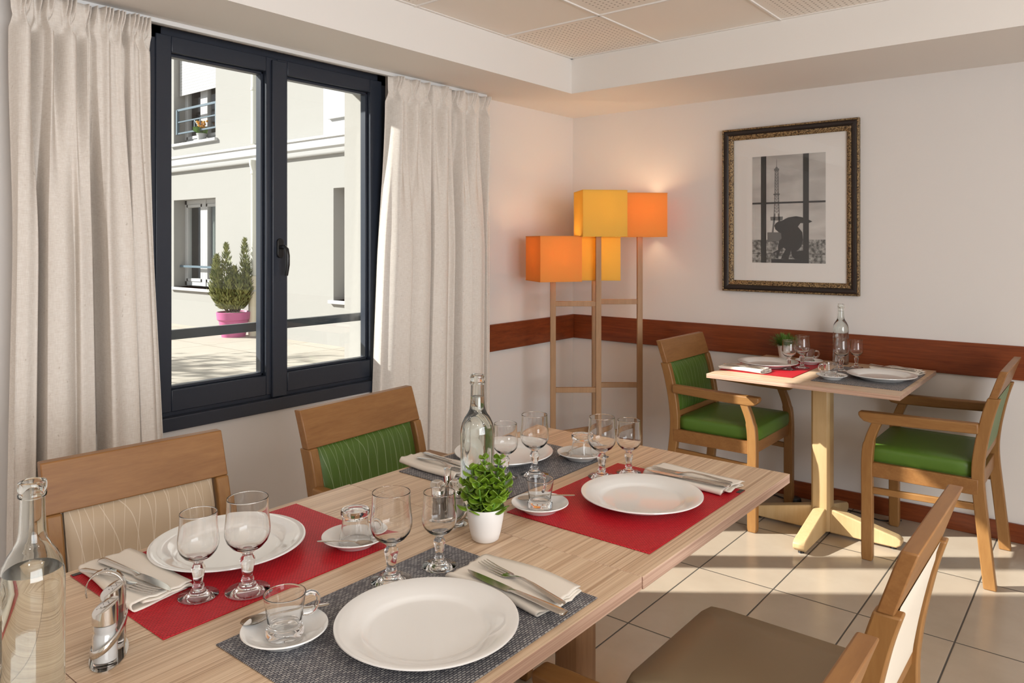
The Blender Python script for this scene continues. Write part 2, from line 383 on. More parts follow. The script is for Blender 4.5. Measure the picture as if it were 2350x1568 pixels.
# chair rail (wide mahogany board) and baseboard
struct(box(0, 0.018, -1.58, -0.0, 0.737, 0.891).obj('trim_4', MAHOG, bevel=0.003))
struct(box(0.018, RX, -0.018, 0, 0.737, 0.891).obj('trim_5', m_wood('mahogany_x', (0.25, 0.062, 0.018, 1), (0.13, 0.026, 0.008, 1), (3, 60, 60), 0.32), bevel=0.003))
struct(box(0, 0.016, RY, 0, 0, 0.085).obj('baseboard_left', MAHOG, bevel=0.003))
struct(box(0.016, RX, -0.016, 0, 0, 0.085).obj('baseboard_back', bpy.data.materials['mahogany_x'], bevel=0.003))

# ------------------------------------------------------------------ window 1 (anthracite, two sashes)
f = MB()
X0, X1 = -0.085, -0.012
f.box(X0, X1, WY0, WY0 + 0.055, WZ0, WZ1).box(X0, X1, WY1 - 0.055, WY1, WZ0, WZ1).box(X0, X1, WY0, WY1, WZ1 - 0.05, WZ1).box(X0, X1, WY0, WY1, WZ0 + 0.02, WZ0 + 0.06)
win = struct(f.obj('window_1', FRAME, bevel=0.003))
ML, MR = -2.285, -2.168         # glass edges at the meeting stiles
def sash(y0, y1, z0, z1, bl, br, bt, bb, x0=-0.075, x1=-0.005):
    m = MB()
    m.box(x0, x1, y0, y0 + bl, z0, z1).box(x0, x1, y1 - br, y1, z0, z1).box(x0, x1, y0 + bl, y1 - br, z1 - bt, z1).box(x0, x1, y0 + bl, y1 - br, z0, z0 + bb)
    # stepped glazing bead
    a0, a1, c0, c1 = y0 + bl, y1 - br, z0 + bb, z1 - bt; k = 0.012
    m.box(x0 + 0.01, x1 - 0.022, a0, a0 + k, c0, c1).box(x0 + 0.01, x1 - 0.022, a1 - k, a1, c0, c1).box(x0 + 0.01, x1 - 0.022, a0, a1, c1 - k, c1).box(x0 + 0.01, x1 - 0.022, a0, a1, c0, c0 + k)
    return m.obj('sash', FRAME, win, bevel=0.003)
s1 = sash(WY0 + 0.03, -2.226, 0.715, 2.145, 0.06, 0.052, 0.062, 0.082)
s2 = sash(-2.224, WY1 - 0.03, 0.715, 2.145, 0.05, 0.072, 0.062, 0.082)
box(-0.006, 0.008, -2.256, -2.185, 0.702, 2.135).obj('meeting_stile', FRAME, win, bevel=0.004, seg=3)
box(-0.048, -0.044, WY0 + 0.085, -2.27, 0.79, 2.09).obj('pane', PANE, s1)
box(-0.048, -0.044, -2.18, WY1 - 0.095, 0.79, 2.09).obj('pane', PANE, s2)
struct(box(-0.2, 0.022, WY0, WY1, WZ0 - 0.03, WZ0 + 0.022).obj('window_sill', FRAME, win, bevel=0.003))
# handle on the meeting stile
h = MB(); hy, hz = -2.222, 1.335
oval = [(hy + 0.016 * math.cos(a), hz + (0.026 if math.sin(a) > 0 else -0.026) + 0.016 * math.sin(a)) for a in [2 * PI * i / 20 + 0.01 for i in range(20)]]
h.prism(oval, 'x', 0.008, 0.018); hr = h.obj('handle_rosette', BLACK, win, bevel=0.002)
h = MB(); h.tube([(0.016, hy, hz + 0.005), (0.045, hy, hz + 0.005), (0.056, hy + 0.002, hz - 0.004), (0.060, hy + 0.004, hz - 0.03), (0.060, hy + 0.004, hz - 0.07), (0.053, hy + 0.002, hz - 0.115)], [0.009, 0.009, 0.0095, 0.0095, 0.0095, 0.008], 12)
h.obj('handle', BLACK, win, smooth=True)
# curtain rail on the soffit
rt = thing('curtain_rail', 'white aluminium curtain rail fixed under the soffit above the window', 'curtain rail', (0.065, -2.05, ZS))
box(-0.013, 0.013, -1.22, 1.10, -0.017, 0.0).obj('rail_track', WHITEM, rt, bevel=0.002)

# ------------------------------------------------------------------ curtains
def curtain(name, label, yl_top, yr_top, yl_bot, yr_bot, folds, pinches, nseg, x0, ph, amp):
    t = thing(name, label, 'curtain', (0.06, (yl_top + yr_top) / 2, 0)); ox, oy = t.location.x, t.location.y
    H = 2.158; ZK = 2.072
    def fn(u, v):
        z = 0.012 + v * (H - 0.012)
        w = z / H
        f = sstep(0.0, 1.0, w)
        yl = yl_bot + (yl_top - yl_bot) * f; yr = yr_bot + (yr_top - yr_bot) * f; Wd = yr - yl
        y = yl + Wd * u
        k = sstep(1.25, 2.02, z)
        d = amp * smooth_curve(folds, u) * (1 - 0.72 * k) + 0.006 * math.sin(u * 41 + ph + 2.0 * w) * (1 - k)
        below = sstep(1.35, 1.98, z) * (1 - sstep(ZK - 0.03, ZK + 0.004, z)); above = sstep(ZK + 0.004, H - 0.01, z); pin = math.exp(-((z - ZK) / 0.018) ** 2)
        for p in pinches:
            a = (u - p) * Wd                                   # metres from the pleat
            if abs(a) > 0.075: continue
            # rounded column opening under the knot, three fingers flaring above it
            d += below * 0.034 * math.exp(-(a / 0.022) ** 2) - below * 0.026 * (math.exp(-((a - 0.034) / 0.012) ** 2) + math.exp(-((a + 0.034) / 0.012) ** 2))
            d += above * 0.040 * (math.exp(-(a / 0.004) ** 2) + math.exp(-((a - 0.012) / 0.004) ** 2) + math.exp(-((a + 0.012) / 0.004) ** 2)) - above * 0.006 * math.exp(-(a / 0.03) ** 2)
            d += pin * 0.014 * math.exp(-(a / 0.006) ** 2) - pin * 0.022 * (math.exp(-((a - 0.016) / 0.008) ** 2) + math.exp(-((a + 0.016) / 0.008) ** 2))
            y -= a * math.exp(-(a / 0.028) ** 2) * 0.62 * pin
        # folds overhang a little so that deep gaps close to dark lines
        y += 0.016 * math.cos(u * 34 + ph) * (1 - k)
        return (max(0.024, x0 + d) - ox, y - oy, z)
    m = MB(); m.grid(fn, nseg, 110); c = m.obj('drape', LINEN, t, smooth=True, solid=0.0016, ang=180)
    return t
curtain('curtain', 'long linen curtain at the left edge beside the dark window frame', -3.246, -2.805, -3.275, -2.728,
        [(0, 0.0), (0.035, 0.05), (0.10, 0.055), (0.135, 0.035), (0.165, -0.075), (0.205, -0.08), (0.235, 0.05), (0.30, 0.06), (0.36, 0.025), (0.43, 0.055), (0.488, 0.045), (0.515, -0.085), (0.545, -0.08), (0.57, 0.05), (0.63, 0.06), (0.69, 0.035), (0.755, 0.045), (0.775, -0.085), (0.795, -0.08), (0.815, 0.045), (0.86, 0.05), (0.905, -0.01), (0.95, 0.005), (1.0, 0.0)],
        [0.07, 0.22, 0.37, 0.53, 0.635, 0.735, 0.83, 0.93], 520, 0.088, 0.6, 1.0)
curtain('curtain', 'linen curtain right of the window, next to the orange lamps', -1.662, -0.93, -1.742, -0.925,
        [(0, -0.04), (0.03, 0.0), (0.07, 0.04), (0.15, 0.045), (0.21, 0.02), (0.27, 0.045), (0.318, 0.04), (0.338, -0.08), (0.36, -0.075), (0.385, 0.04), (0.45, 0.055), (0.51, 0.03), (0.56, 0.045), (0.585, -0.07), (0.625, -0.07), (0.65, 0.04), (0.70, 0.05), (0.75, 0.02), (0.82, 0.045), (0.86, 0.03), (0.885, -0.05), (0.91, -0.045), (0.94, 0.03), (1.0, 0.0)],
        [0.055, 0.205, 0.325, 0.475, 0.635, 0.78, 0.935], 520, 0.078, 2.0, 1.25)

# ------------------------------------------------------------------ outside: terrace, building, guard rail
struct(box(-16, -0.2, -9, 2.6, -0.15, 0.0).obj('terrace', PAVE))
ret = MB(); ret.box(-0.405, -0.2, -1.55, -1.2, 0, 3.2); struct(ret.obj('wall_outer', m_paint('rough_render', (0.365, 0.355, 0.335, 1), 0.9, 45, 0.95)))
struct(box(-0.62, -0.2, -2.1, -0.9, 2.35, 2.52).obj('roof_overhang', FACADE))
gr = thing('guard_rail', 'dark grey metal guard bar across the outside of the window', 'guard rail', (-0.235, -2.19, 0.98))
box(-0.012, 0.012, -0.70, 0.64, -0.02, 0.02).obj('bar', m_plain('guard_bar_paint', (0.055, 0.065, 0.075, 1), 0.25), gr, bevel=0.002)
box(0.012, 0.035, -0.70, -0.66, -0.03, 0.03).obj('bracket', FRAME, gr)

FY = 2.12
bld = thing('building', 'cream rendered building with white cornice across the terrace', 'building', (-7.0, FY, 0))
def bb(m, x0, x1, y0, y1, z0, z1): return m.box(x0 + 7.0, x1 + 7.0, y0, y1, z0, z1)
w = MB()
wins = [(-9.527, -8.207, 0.62, 2.066), (-9.527, -8.20, 3.0, 5.0), (-5.265, -3.95, 0.60, 2.078), (-5.256, -3.95, 3.03, 5.0)]
xs = sorted({-16.0, -9.527, -8.203, -5.262, -3.95, -0.2}); T = 0.28
# solid wall panels round the four openings
bb(w, -16, -9.527, 0, T, 0, 7); bb(w, -8.205, -5.262, 0, T, 0, 7); bb(w, -3.95, -0.2, 0, T, 0, 7)
for a, b, zs in ((-9.527, -8.205, (0.62, 2.066, 3.0, 5.0)), (-5.262, -3.95, (0.60, 2.078, 3.03, 5.0))):
    bb(w, a, b, 0, T, 0, zs[0]); bb(w, a, b, 0, T, zs[1], zs[2]); bb(w, a, b, 0, T, zs[3], 7)
w.obj('wall', FACADE, bld)
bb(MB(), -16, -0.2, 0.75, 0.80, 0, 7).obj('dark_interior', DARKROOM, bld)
bb(MB(), -5.46, -0.2, -0.012, 0.0, 2.75, 7).obj('white_panel', WHITE, bld)
c = MB(); prof = [(0.0, 2.53), (-0.05, 2.53), (-0.07, 2.56), (-0.07, 2.60), (-0.10, 2.625), (-0.10, 2.73), (-0.12, 2.735), (-0.12, 2.765), (0.0, 2.80)]
c.prism([(u, v) for u, v in prof], 'x', -9.0, 6.8); c.obj('cornice', WHITE, bld, bevel=0.004)
def fwin(a, b, z0, z1, sill_z, low):
    s = bb(MB(), a - 0.06, b + 0.06, -0.05, 0.22, sill_z - 0.045, sill_z).obj('window_sill', WHITE, bld, bevel=0.004)
    k = 0.07; d0, d1 = 0.19, 0.25; m = MB()
    bb(m, a, a + k, d0, d1, z0, z1); bb(m, b - k, b, d0, d1, z0, z1); bb(m, a, b, d0, d1, z1 - k, z1); bb(m, a, b, d0, d1, z0, z0 + k)
    mid = (a + b) / 2 - 0.02; bb(m, mid - 0.06, mid + 0.06, d0 - 0.01, d1, z0, z1)
    for p, q in ((a + k, mid - 0.06), (mid + 0.06, b - k)):
        kk = 0.05; bb(m, p, p + kk, d0 - 0.01, d1, z0 + k, z1 - k); bb(m, q - kk, q, d0 - 0.01, d1, z0 + k, z1 - k); bb(m, p, q, d0 - 0.01, d1, z1 - k - kk, z1 - k); bb(m, p, q, d0 - 0.01, d1, z0 + k, z0 + k + kk)
    o = m.obj('window_frame', WHITE, bld, bevel=0.004)
    bb(MB(), a + 0.1, b - 0.1, d0 + 0.025, d0 + 0.03, z0 + 0.1, z1 - 0.1).obj('pane', PANE, o)
    return o
fwin(-9.527, -8.205, 0.64, 2.066, 0.62, True); fwin(-9.527, -8.205, 3.02, 5.0, 3.0, False)
fwin(-5.262, -3.95, 0.62, 2.078, 0.60, True); fwin(-5.262, -3.95, 3.05, 5.0, 3.03, False)
def net(u, v): return (-9.05 + 7 + u * 0.36, 0.42 + 0.03 * math.sin(u * 30) + 0.02 * math.sin(u * 13), 0.66 + v * 1.35)
MB().grid(net, 60, 3).obj('net_curtain', m_plain('net_curtain_cloth', (0.48, 0.52, 0.50, 1), 0.9), bld, smooth=True, ang=180)
sh = MB(); z = 3.82
while z < 5.0:
    bb(sh, -9.49, -8.24, 0.085, 0.10, z, z + 0.044); bb(sh, -9.49, -8.24, 0.09, 0.098, z + 0.04, z + 0.05); z += 0.048
sh.obj('roller_shutter', WHITE, bld)
rl = MB()
for z, t_ in ((3.57, 0.035), (3.37, 0.02), (3.18, 0.025)): bb(rl, -9.50, -8.22, 0.03, 0.055, z - t_ / 2, z + t_ / 2)
bb(rl, -9.50, -9.46, 0.02, 0.06, 3.165, 3.575); bb(rl, -8.26, -8.22, 0.02, 0.06, 3.165, 3.575)
for xa in (-8.93, -8.75): bb(rl, xa - 0.008, xa + 0.008, 0.035, 0.05, 3.18, 3.37)
rl.tube([(-8.93 + 7, 0.042, 3.19), (-8.75 + 7, 0.042, 3.36)], 0.008, 6).tube([(-8.75 + 7, 0.042, 3.19), (-8.93 + 7, 0.042, 3.36)], 0.008, 6)
rl.obj('window_railing', BLUEGREY, bld)
bb(MB(), -9.52, -8.21, 0.10, 0.125, 0.945, 0.98).obj('window_bar', BLUEGREY, bld)
dp = MB(); dp.tube([(-0.02, -0.06, 0.84), (-0.02, -0.06, 2.40), (-0.02, -0.09, 2.50), (-0.02, -0.09, 2.56)], 0.05, 14).tube([(-0.02, -0.055, 2.80), (-0.02, -0.055, 7)], 0.055, 14)
for z in (1.2, 2.38, 3.6): dp.lathe([(0.05, -0.02), (0.058, -0.02), (0.058, 0.02), (0.05, 0.02)], 14, (-0.02, -0.06, z))
dp.obj('downpipe', m_plain('pale_pipe', (0.62, 0.62, 0.56, 1), 0.4), bld, smooth=True)
dp = MB(); dp.lathe([(0.068, 0.0), (0.068, 0.72), (0.078, 0.725), (0.078, 0.87), (0.06, 0.875), (0, 0.875)], 18, (-0.03, -0.075, 0.0)); dpb = dp.obj('downpipe_base', PVC, bld, smooth=True)
dp = MB(); dp.lathe([(0.07, -0.012), (0.073, -0.012), (0.073, 0.012), (0.07, 0.012)], 18, (-0.03, -0.075, 0.66)); dp.obj('pipe_clamp', ZINC, dpb)
for z in (0.9,): pass
# pot of orange flowers on the upper sill
fp = thing('flower_pot', 'small white pot of orange flowers on the upper window sill outside', 'flower pot', (-8.77, FY + 0.08, 3.0))
MB().lathe([(0.0, 0), (0.06, 0), (0.08, 0.11), (0.085, 0.112), (0.085, 0.125), (0.077, 0.125), (0.07, 0.115), (0, 0.115)], 20).obj('pot', WHITE, fp, smooth=True)
m = MB()
for i in range(34):
    a, r = random.uniform(0, 2 * PI), random.uniform(0, 0.10); p = Vector((r * math.cos(a), r * math.sin(a), 0.15 + random.uniform(0, 0.06)))
    m.grid(lambda u, v, p=p, a=a: (p.x + (u - 0.5) * 0.07 * math.cos(a), p.y + (u - 0.5) * 0.07 * math.sin(a), p.z + (v - 0.5) * 0.07), 2, 2)
m.obj('foliage', GRASS, fp)
m = MB()
for i in range(26):
    a, r = random.uniform(0, 2 * PI), random.uniform(0, 0.10); c0 = (r * math.cos(a), r * math.sin(a), 0.25 + random.uniform(-0.03, 0.08))
    m.lathe([(0, -0.02), (0.018, -0.012), (0.022, 0.0), (0.014, 0.014), (0, 0.018)], 7, c0)
m.obj('blossoms', FLOWER, fp)
# conifer in the pink pot
cf = thing('potted_conifer', 'green conifer in a pink pot on the sunny terrace outside', 'potted conifer', (-7.18, 1.82, 0), 0.68)
MB().lathe([(0, 0), (0.165, 0), (0.205, 0.235), (0.215, 0.24), (0.228, 0.255), (0.238, 0.355), (0.225, 0.36), (0.215, 0.335), (0, 0.33)], 40).obj('pot', PINK, cf, smooth=True)
MB().lathe([(0, 0.332), (0.217, 0.337)], 24).obj('soil', SOIL, cf)
spires = [(-0.10, -0.02, 1.33, 0.13), (0.165, 0.0, 1.40, 0.12), (-0.27, 0.02, 1.12, 0.13), (-0.20, -0.10, 1.17, 0.13), (0.04, -0.07, 1.00, 0.14), (0.13, -0.12, 0.88, 0.14), (-0.07, 0.13, 0.97, 0.15), (0.21, -0.03, 1.05, 0.11), (-0.02, -0.15, 0.85, 0.15), (-0.16, -0.14, 0.80, 0.15)]
m = MB(); st = MB()
for sx_, sy_, H, R in spires:
    st.tube([(sx_ * 0.35, sy_ * 0.35, 0.36), (sx_ * 0.8, sy_ * 0.9, 0.52), (sx_, sy_, H * 0.8)], [0.016, 0.012, 0.004], 6)
    for i in range(760):
        v = random.random() ** 1.15; z = 0.40 + v * (H - 0.40)
        r = R * (0.55 + 0.45 * min(1, v * 4)) * (1 - v) ** 0.62 * math.sqrt(random.uniform(0.12, 1)); a = random.uniform(0, 2 * PI)
        lean = min(1, (z - 0.36) / 0.3)
        c0 = Vector((sx_ * (0.5 + 0.5 * lean) + r * math.cos(a), sy_ * (0.5 + 0.5 * lean) + r * math.sin(a), z))
        d = Vector((math.cos(a) * random.uniform(.3, 1.0), math.sin(a) * random.uniform(.3, 1.0), 1.0)).normalized(); s_ = Vector((-math.sin(a + random.uniform(-1, 1)), math.cos(a), 0.1)).normalized()
        L = random.uniform(0.04, 0.075); W = random.uniform(0.0045, 0.009)
        vs = [m.bm.verts.new(p) for p in (c0 - s_ * W, c0 + d * L * 0.45 - s_ * W * 1.5, c0 + d * L, c0 + d * L * 0.45 + s_ * W * 1.5, c0 + s_ * W)]
        m.bm.faces.new(vs)
m.obj('foliage', CONIFER, cf); st.obj('stems', BARK, cf, smooth=True)
# tree beside the terrace whose branches dapple the paving
tr = thing('tree', 'leafy tree at the side of the terrace', 'tree', (-9.6, -3.6, 0))
tm = MB(); tm.tube([(0, 0, 0), (0.03, 0.02, 1.4), (0, 0, 2.6), (0.1, 0, 3.6)], [0.11, 0.08, 0.06, 0.02], 8)
lf = MB()
for i in range(16):
    a = i * 2.4; z0 = 1.9 + 0.1 * i; e = Vector((math.cos(a) * 1.1, math.sin(a) * 1.1, z0 + 0.9)); tm.tube([(0, 0, z0), (e.x * 0.5, e.y * 0.5, z0 + 0.5), e], [0.03, 0.02, 0.006], 5)
    for j in range(60):
        tt = random.uniform(0.3, 1); p = Vector((e.x * tt, e.y * tt, z0 + 0.9 * tt)) + Vector((random.gauss(0, 0.16), random.gauss(0, 0.16), random.gauss(0, 0.14)))
        n_ = Vector((random.uniform(-1, 1), random.uniform(-1, 1), random.uniform(-1, 1))).normalized(); q = n_.orthogonal().normalized(); q2 = n_.cross(q)
        lf.bm.faces.new([lf.bm.verts.new(p + q * 0.055), lf.bm.verts.new(p + q2 * 0.035), lf.bm.verts.new(p - q * 0.055), lf.bm.verts.new(p - q2 * 0.035)])
tm.obj('trunk', BARK, tr, smooth=True); lf.obj('foliage', CONIFER, tr)

# ------------------------------------------------------------------ camera
cam = bpy.data.cameras.new('camera'); co = bpy.data.objects.new('camera', cam); COL.objects.link(co)
co.location = (2.7937, -4.0858, 1.3591); co.rotation_euler = (PI / 2, 0, 0.6808)
cam.sensor_width = 36; cam.sensor_fit = 'HORIZONTAL'; cam.lens = 1721.87 / 2350 * 36; cam.shift_y = -227 / 2350; cam.clip_start = 0.02
SC.camera = co

# ------------------------------------------------------------------ tables
TX0, TX1, TH = 1.29, 2.117, 0.0235
def table(name, label, x0, x1, y0, y1, wood, foot_l=0.33, th=TH, cs=0.042, rot=False):
    cx, cy = (x0 + x1) / 2, (y0 + y1) / 2; hx, hy = (x1 - x0) / 2, (y1 - y0) / 2
    t = thing(name, label, 'table', (cx, cy, 0), PI / 2 if rot else 0, 'pedestal tables')
    if rot: hx, hy = hy, hx
    m = MB().box(-hx, hx, -hy, hy, 0.75 - th, 0.75)
    o = m.obj('tabletop', [TABLE, TABEDGE], t, bevel=0.0007, seg=2)
    for p in o.data.polygons:
        if abs(p.normal.z) < 0.5: p.material_index = 1
    box(-0.15, 0.15, -0.15, 0.15, 0.75 - th - 0.025, 0.75 - th).obj('top_plate', wood, t, bevel=0.003)
    c = MB(); k = 0.011
    c.prism([(-cs, -cs + k), (-cs + k, -cs), (cs - k, -cs), (cs, -cs + k), (cs, cs - k), (cs - k, cs), (-cs + k, cs), (-cs, cs - k)], 'z', 0.018, 0.75 - th - 0.025)
    c.obj('column', wood, t, bevel=0.002)
    for i in range(4):
        fm = MB(); L = foot_l; s = cs - 0.004
        fm.prism([(s, 0.012), (L - 0.02, 0.012), (L, 0.026), (L, 0.048), (L - 0.02, 0.060), (s, 0.125)], 'y', -0.027, 0.027)
        bmesh.ops.rotate(fm.bm, verts=fm.bm.verts, cent=(0, 0, 0), matrix=Matrix.Rotation(i * PI / 2, 3, 'Z'))
        fo = fm.obj('foot', wood, t, bevel=0.006, seg=3)
        g = MB(); a = i * PI / 2; g.lathe([(0, 0), (0.013, 0), (0.013, 0.013), (0, 0.013)], 12, ((L - 0.035) * math.cos(a), (L - 0.035) * math.sin(a), 0)); g.obj('glide', BLACK, fo)
    return t
YS, YF_, YN = -2.873, -2.091, -3.658
table('dining_table', 'oak laminate table at the far end of the long row, nearest the lamps', 1.290, 2.119, YS, YF_, COLUMN)
table('dining_table', 'oak laminate table in the foreground carrying the large white plate on a grey mat', 1.284, 2.117, YN, YS - 0.001, COLUMN)
table('dining_table', 'oak laminate table at the bottom left corner under the tall clear water bottle', 1.284, 2.115, -4.44, YN - 0.001, COLUMN)
table('dining_table', 'small square oak table against the wall below the framed picture', 1.300, 2.116, -0.806, -0.046, MAPLE, 0.34, 0.0195, 0.042, True)

# ------------------------------------------------------------------ chairs (local: faces +x, origin on the floor)
def interp(path, z):
    if z <= path[0][1]: return path[0][0]
    for i in range(len(path) - 1):
        (d0, z0), (d1, z1) = path[i], path[i + 1]
        if z <= z1:
            t = (z - z0) / (z1 - z0); return d0 + (d1 - d0) * t
    return path[-1][0]
def catmull(path, n=8):
    out = []
    for i in range(len(path) - 1):
        p0, p1, p2, p3 = path[max(i - 1, 0)], path[i], path[i + 1], path[min(i + 2, len(path) - 1)]
        for k in range(n):
            t = k / n
            out.append(tuple(0.5 * (2 * b + (c - a) * t + (2 * a - 5 * b + 4 * c - d) * t * t + (3 * b - a - 3 * c + d) * t ** 3) for a, b, c, d in zip(p0, p1, p2, p3)))
    out.append(path[-1]); return out
REAR = catmull([(0.470, 0.0), (0.447, 0.22), (0.428, 0.42), (0.435, 0.54), (0.460, 0.67), (0.482, 0.747)])
TOPR = [(0.482, 0.747), (0.508, 0.825), (0.520, 0.858)]
def chair(label, loc, rz, arms, seatm, backm, rear_m=None, W=0.53, rail=0.50, seat_top=0.483, group='beech dining chairs'):
    t = thing('armchair' if arms else 'dining_chair', label, 'chair', loc, rz, group)
    X = lambda d: 0.24 - d
    ly = W / 2 - 0.0175
    ds = seat_top - 0.483
    for s in (1, -1):
        # front leg, sweeping back into the arm support on armchairs
        if arms: path = catmull([(0.0225, 0.0), (0.0225, 0.25), (0.0225, 0.43), (0.034, 0.52), (0.066, 0.605)])
        else: path = [(0.0225, 0.0), (0.0225, 0.25), (0.0225, 0.42 + ds)]
        m = MB(); secs = []
        for i, (d, z) in enumerate(path):
            hw = 0.0225 - (0.003 if z > 0.5 else 0) - 0.003 * (z < 0.01); y = s * ly
            secs.append([(X(d - hw), y - 0.0175, z), (X(d + hw), y - 0.0175, z), (X(d + hw), y + 0.0175, z), (X(d - hw), y + 0.0175, z)])
        m.loft(secs); m.obj('leg', BEECH, t, bevel=0.004, seg=2)
        m = MB(); secs = []; lr = rail / 2 - 0.017
        for d, z in REAR:
            hw = 0.0225; y = s * (ly - (ly - lr) * sstep(0.1, 0.6, z))
            secs.append([(X(d - hw), y - 0.0165, z), (X(d + hw), y - 0.0165, z), (X(d + hw), y + 0.0165, z), (X(d - hw), y + 0.0165, z)])
        m.loft(secs); m.obj('leg', BEECH, t, bevel=0.004, seg=2)
        if arms:
            m = MB(); secs = []
            for d, zt, th, hw in ((-0.012, 0.632, 0.014, 0.019), (-0.004, 0.634, 0.027, 0.022), (0.012, 0.634, 0.040, 0.0235), (0.04, 0.635, 0.045, 0.024), (0.2, 0.638, 0.044, 0.023), (0.33, 0.642, 0.042, 0.021), (0.432, 0.645, 0.042, 0.018)):
                y = s * (ly - 0.002)
                secs.append([(X(d), y - hw, zt - th), (X(d), y + hw, zt - th), (X(d), y + hw, zt), (X(d), y - hw, zt)])
            m.loft(secs); m.obj('armrest', BEECHA, t, bevel=0.006, seg=3)
        m = MB(); y = s * ly
        secs = [[(X(d), y - 0.009, z), (X(d), y + 0.009, z), (X(d), y + 0.009, z + 0.027), (X(d), y - 0.009, z + 0.027)] for d, z in ((0.03, 0.287), (0.43, 0.300))]
        if arms: m.loft(secs).obj('stretcher', BEECHA, t, bevel=0.003)
    # seat frame
    m = MB(); zt, zb = 0.422 + ds, 0.36 + ds
    for s in (1, -1):
        y = s * (ly - 0.002); m.box(X(0.43), X(0.035), y - 0.011, y + 0.011, zb, zt)
    m.box(X(0.040), X(0.018), -ly, ly, zb, zt).box(X(0.432), X(0.410), -ly + 0.01, ly - 0.01, zb, zt)
    m.obj('seat_frame', BEECHX, t, bevel=0.003)
    # seat cushion: rounded slab, slightly crowned
    hw = W / 2 - (0.03 if arms else 0.02); d0, d1 = (0.006 if arms else -0.028), 0.418
    def seat(u, v):
        a = (u - 0.5) * 2; b = (v - 0.5) * 2
        return a, b
    m = MB(); n = 13; prof = [(0.98, -0.003), (1.0, 0.012), (1.0, 0.040), (0.985, 0.054), (0.95, 0.061), (0.6, 0.065), (0.0, 0.066)]
    rings = []
    for k, h in prof:
        ring = []
        for i in range(96):
            a = 2 * PI * i / 96; a += 0.18 * math.sin(4 * a + PI); c, s = math.cos(a), math.sin(a); p = 18.0
            r = (abs(c) ** p + abs(s) ** p) ** (-1 / p); inset = (1 - k)
            ux = c * r; uy = s * r
            sx = (d1 - d0) / 2 - inset * 0.2; sy = hw - inset * 0.2
            if k < 0.3: sx *= 0.02; sy *= 0.02
            ring.append((X((d0 + d1) / 2) + ux * sx, uy * sy, zt + h))
        rings.append(ring)
    m.loft(rings, True); m.obj('seat', seatm, t, smooth=True, ang=80)
    # back: top rail board, upholstered panel, lower rail
    m = MB(); secs = []
    for d, z in TOPR:
        secs.append([(X(d - 0.018), -rail / 2, z), (X(d + 0.010), -rail / 2, z), (X(d + 0.010), rail / 2, z), (X(d - 0.018), rail / 2, z)])
    m.loft(secs); m.obj('top_rail', BEECHX, t, bevel=0.003)
    pw = rail / 2 - 0.040
    def pan(off, bulge):
        def fn(u, v):
            z = 0.505 + v * (0.748 - 0.505); d = interp(REAR, z); e = (1 - (2 * u - 1) ** 8) * (1 - (2 * v - 1) ** 8)
            return (X(d + off - bulge * e), (u - 0.5) * 2 * pw, z)
        return fn
    m = MB(); m.grid(pan(-0.006, 0.014), 22, 16)
    rim0 = [pan(-0.006, 0)(i / 21, 0) for i in range(22)]
    ob = m.obj('back_panel', backm, t, smooth=True, ang=180)
    m = MB(); m.grid(pan(0.012, -0.006), 12, 10); m.obj('back_panel_rear', rear_m or backm, ob, smooth=True, ang=180)
    m = MB(); secs = []
    for z in (0.473, 0.506):
        d = interp(REAR, z); secs.append([(X(d - 0.011), -pw - 0.012, z), (X(d + 0.011), -pw - 0.012, z), (X(d + 0.011), pw + 0.012, z), (X(d - 0.011), pw + 0.012, z)])
    m.loft(secs); m.obj('lower_rail', BEECHX, t, bevel=0.002)
    return t
chair('beech armchair with green patterned back under the window, left of the water bottle', (1.1455, -2.492, 0), 0.06, True, GREENSEAT, GREENBACK, None, 0.515, 0.483)
chair('beech chair with beige patterned back at the left, in front of the long curtain', (1.1725, -3.248, 0), -0.079, False, BROWNSEAT, BEIGEBACK, None, 0.46, 0.424, 0.455)
chair('beech side chair with taupe seat and cream back at the lower right', (2.255, -2.522, 0), PI, False, BROWNSEAT, BEIGEBACK, CREAM, 0.47, 0.438, 0.455)
chair('beech armchair at the bottom edge, only its arm tip and back rail showing', (2.268, -3.302, 0), PI, True, BROWNSEAT, BEIGEBACK, CREAM)
chair('beech armchair with green seat left of the wall table, next to the lamps', (1.236, -0.385, 0), 0, True, GREENSEAT, GREENBACK)
chair('beech armchair with sunlit green seat right of the wall table', (2.170, -0.375, 0), PI, True, GREENSEAT, GREENBACK)

# ------------------------------------------------------------------ floor lamp: two ladders, four cubic shades
lp = thing('floor_lamp', 'wooden ladder floor lamp with orange and yellow cube shades in the corner', 'floor lamp', (0.45, -0.42, 0))
A = 0.798                                       # the lamp stands diagonally in the corner
P1, P2, P3, P4 = (0.299, -0.637), (0.499, -0.476), (0.400, -0.362), (0.606, -0.196)
def rel(p): return (p[0] - 0.45, p[1] + 0.42)
def rbox(c, hx, hy, z0, z1, ang=0.684):
    M = Matrix.Translation((c[0], c[1], 0)) @ Matrix.Rotation(ang, 4, 'Z'); return MB().box(-hx, hx, -hy, hy, z0, z1, 0, M)
for p, zt in ((P1, 1.20), (P2, 1.45), (P3, 1.20), (P4, 1.45)):
    rbox(rel(p), 0.0155, 0.0155, 0, zt).obj('pole', LAMPWOOD, lp, bevel=0.002)
for a, b in ((P1, P2), (P3, P4)):
    mid = ((a[0] + b[0]) / 2, (a[1] + b[1]) / 2); L = math.hypot(b[0] - a[0], b[1] - a[1]) / 2 - 0.015
    for z in (1.013, 0.525, 0.06): rbox(rel(mid), L, 0.011, z - 0.0145, z + 0.0145).obj('rung', LAMPWOOD, lp, bevel=0.002)
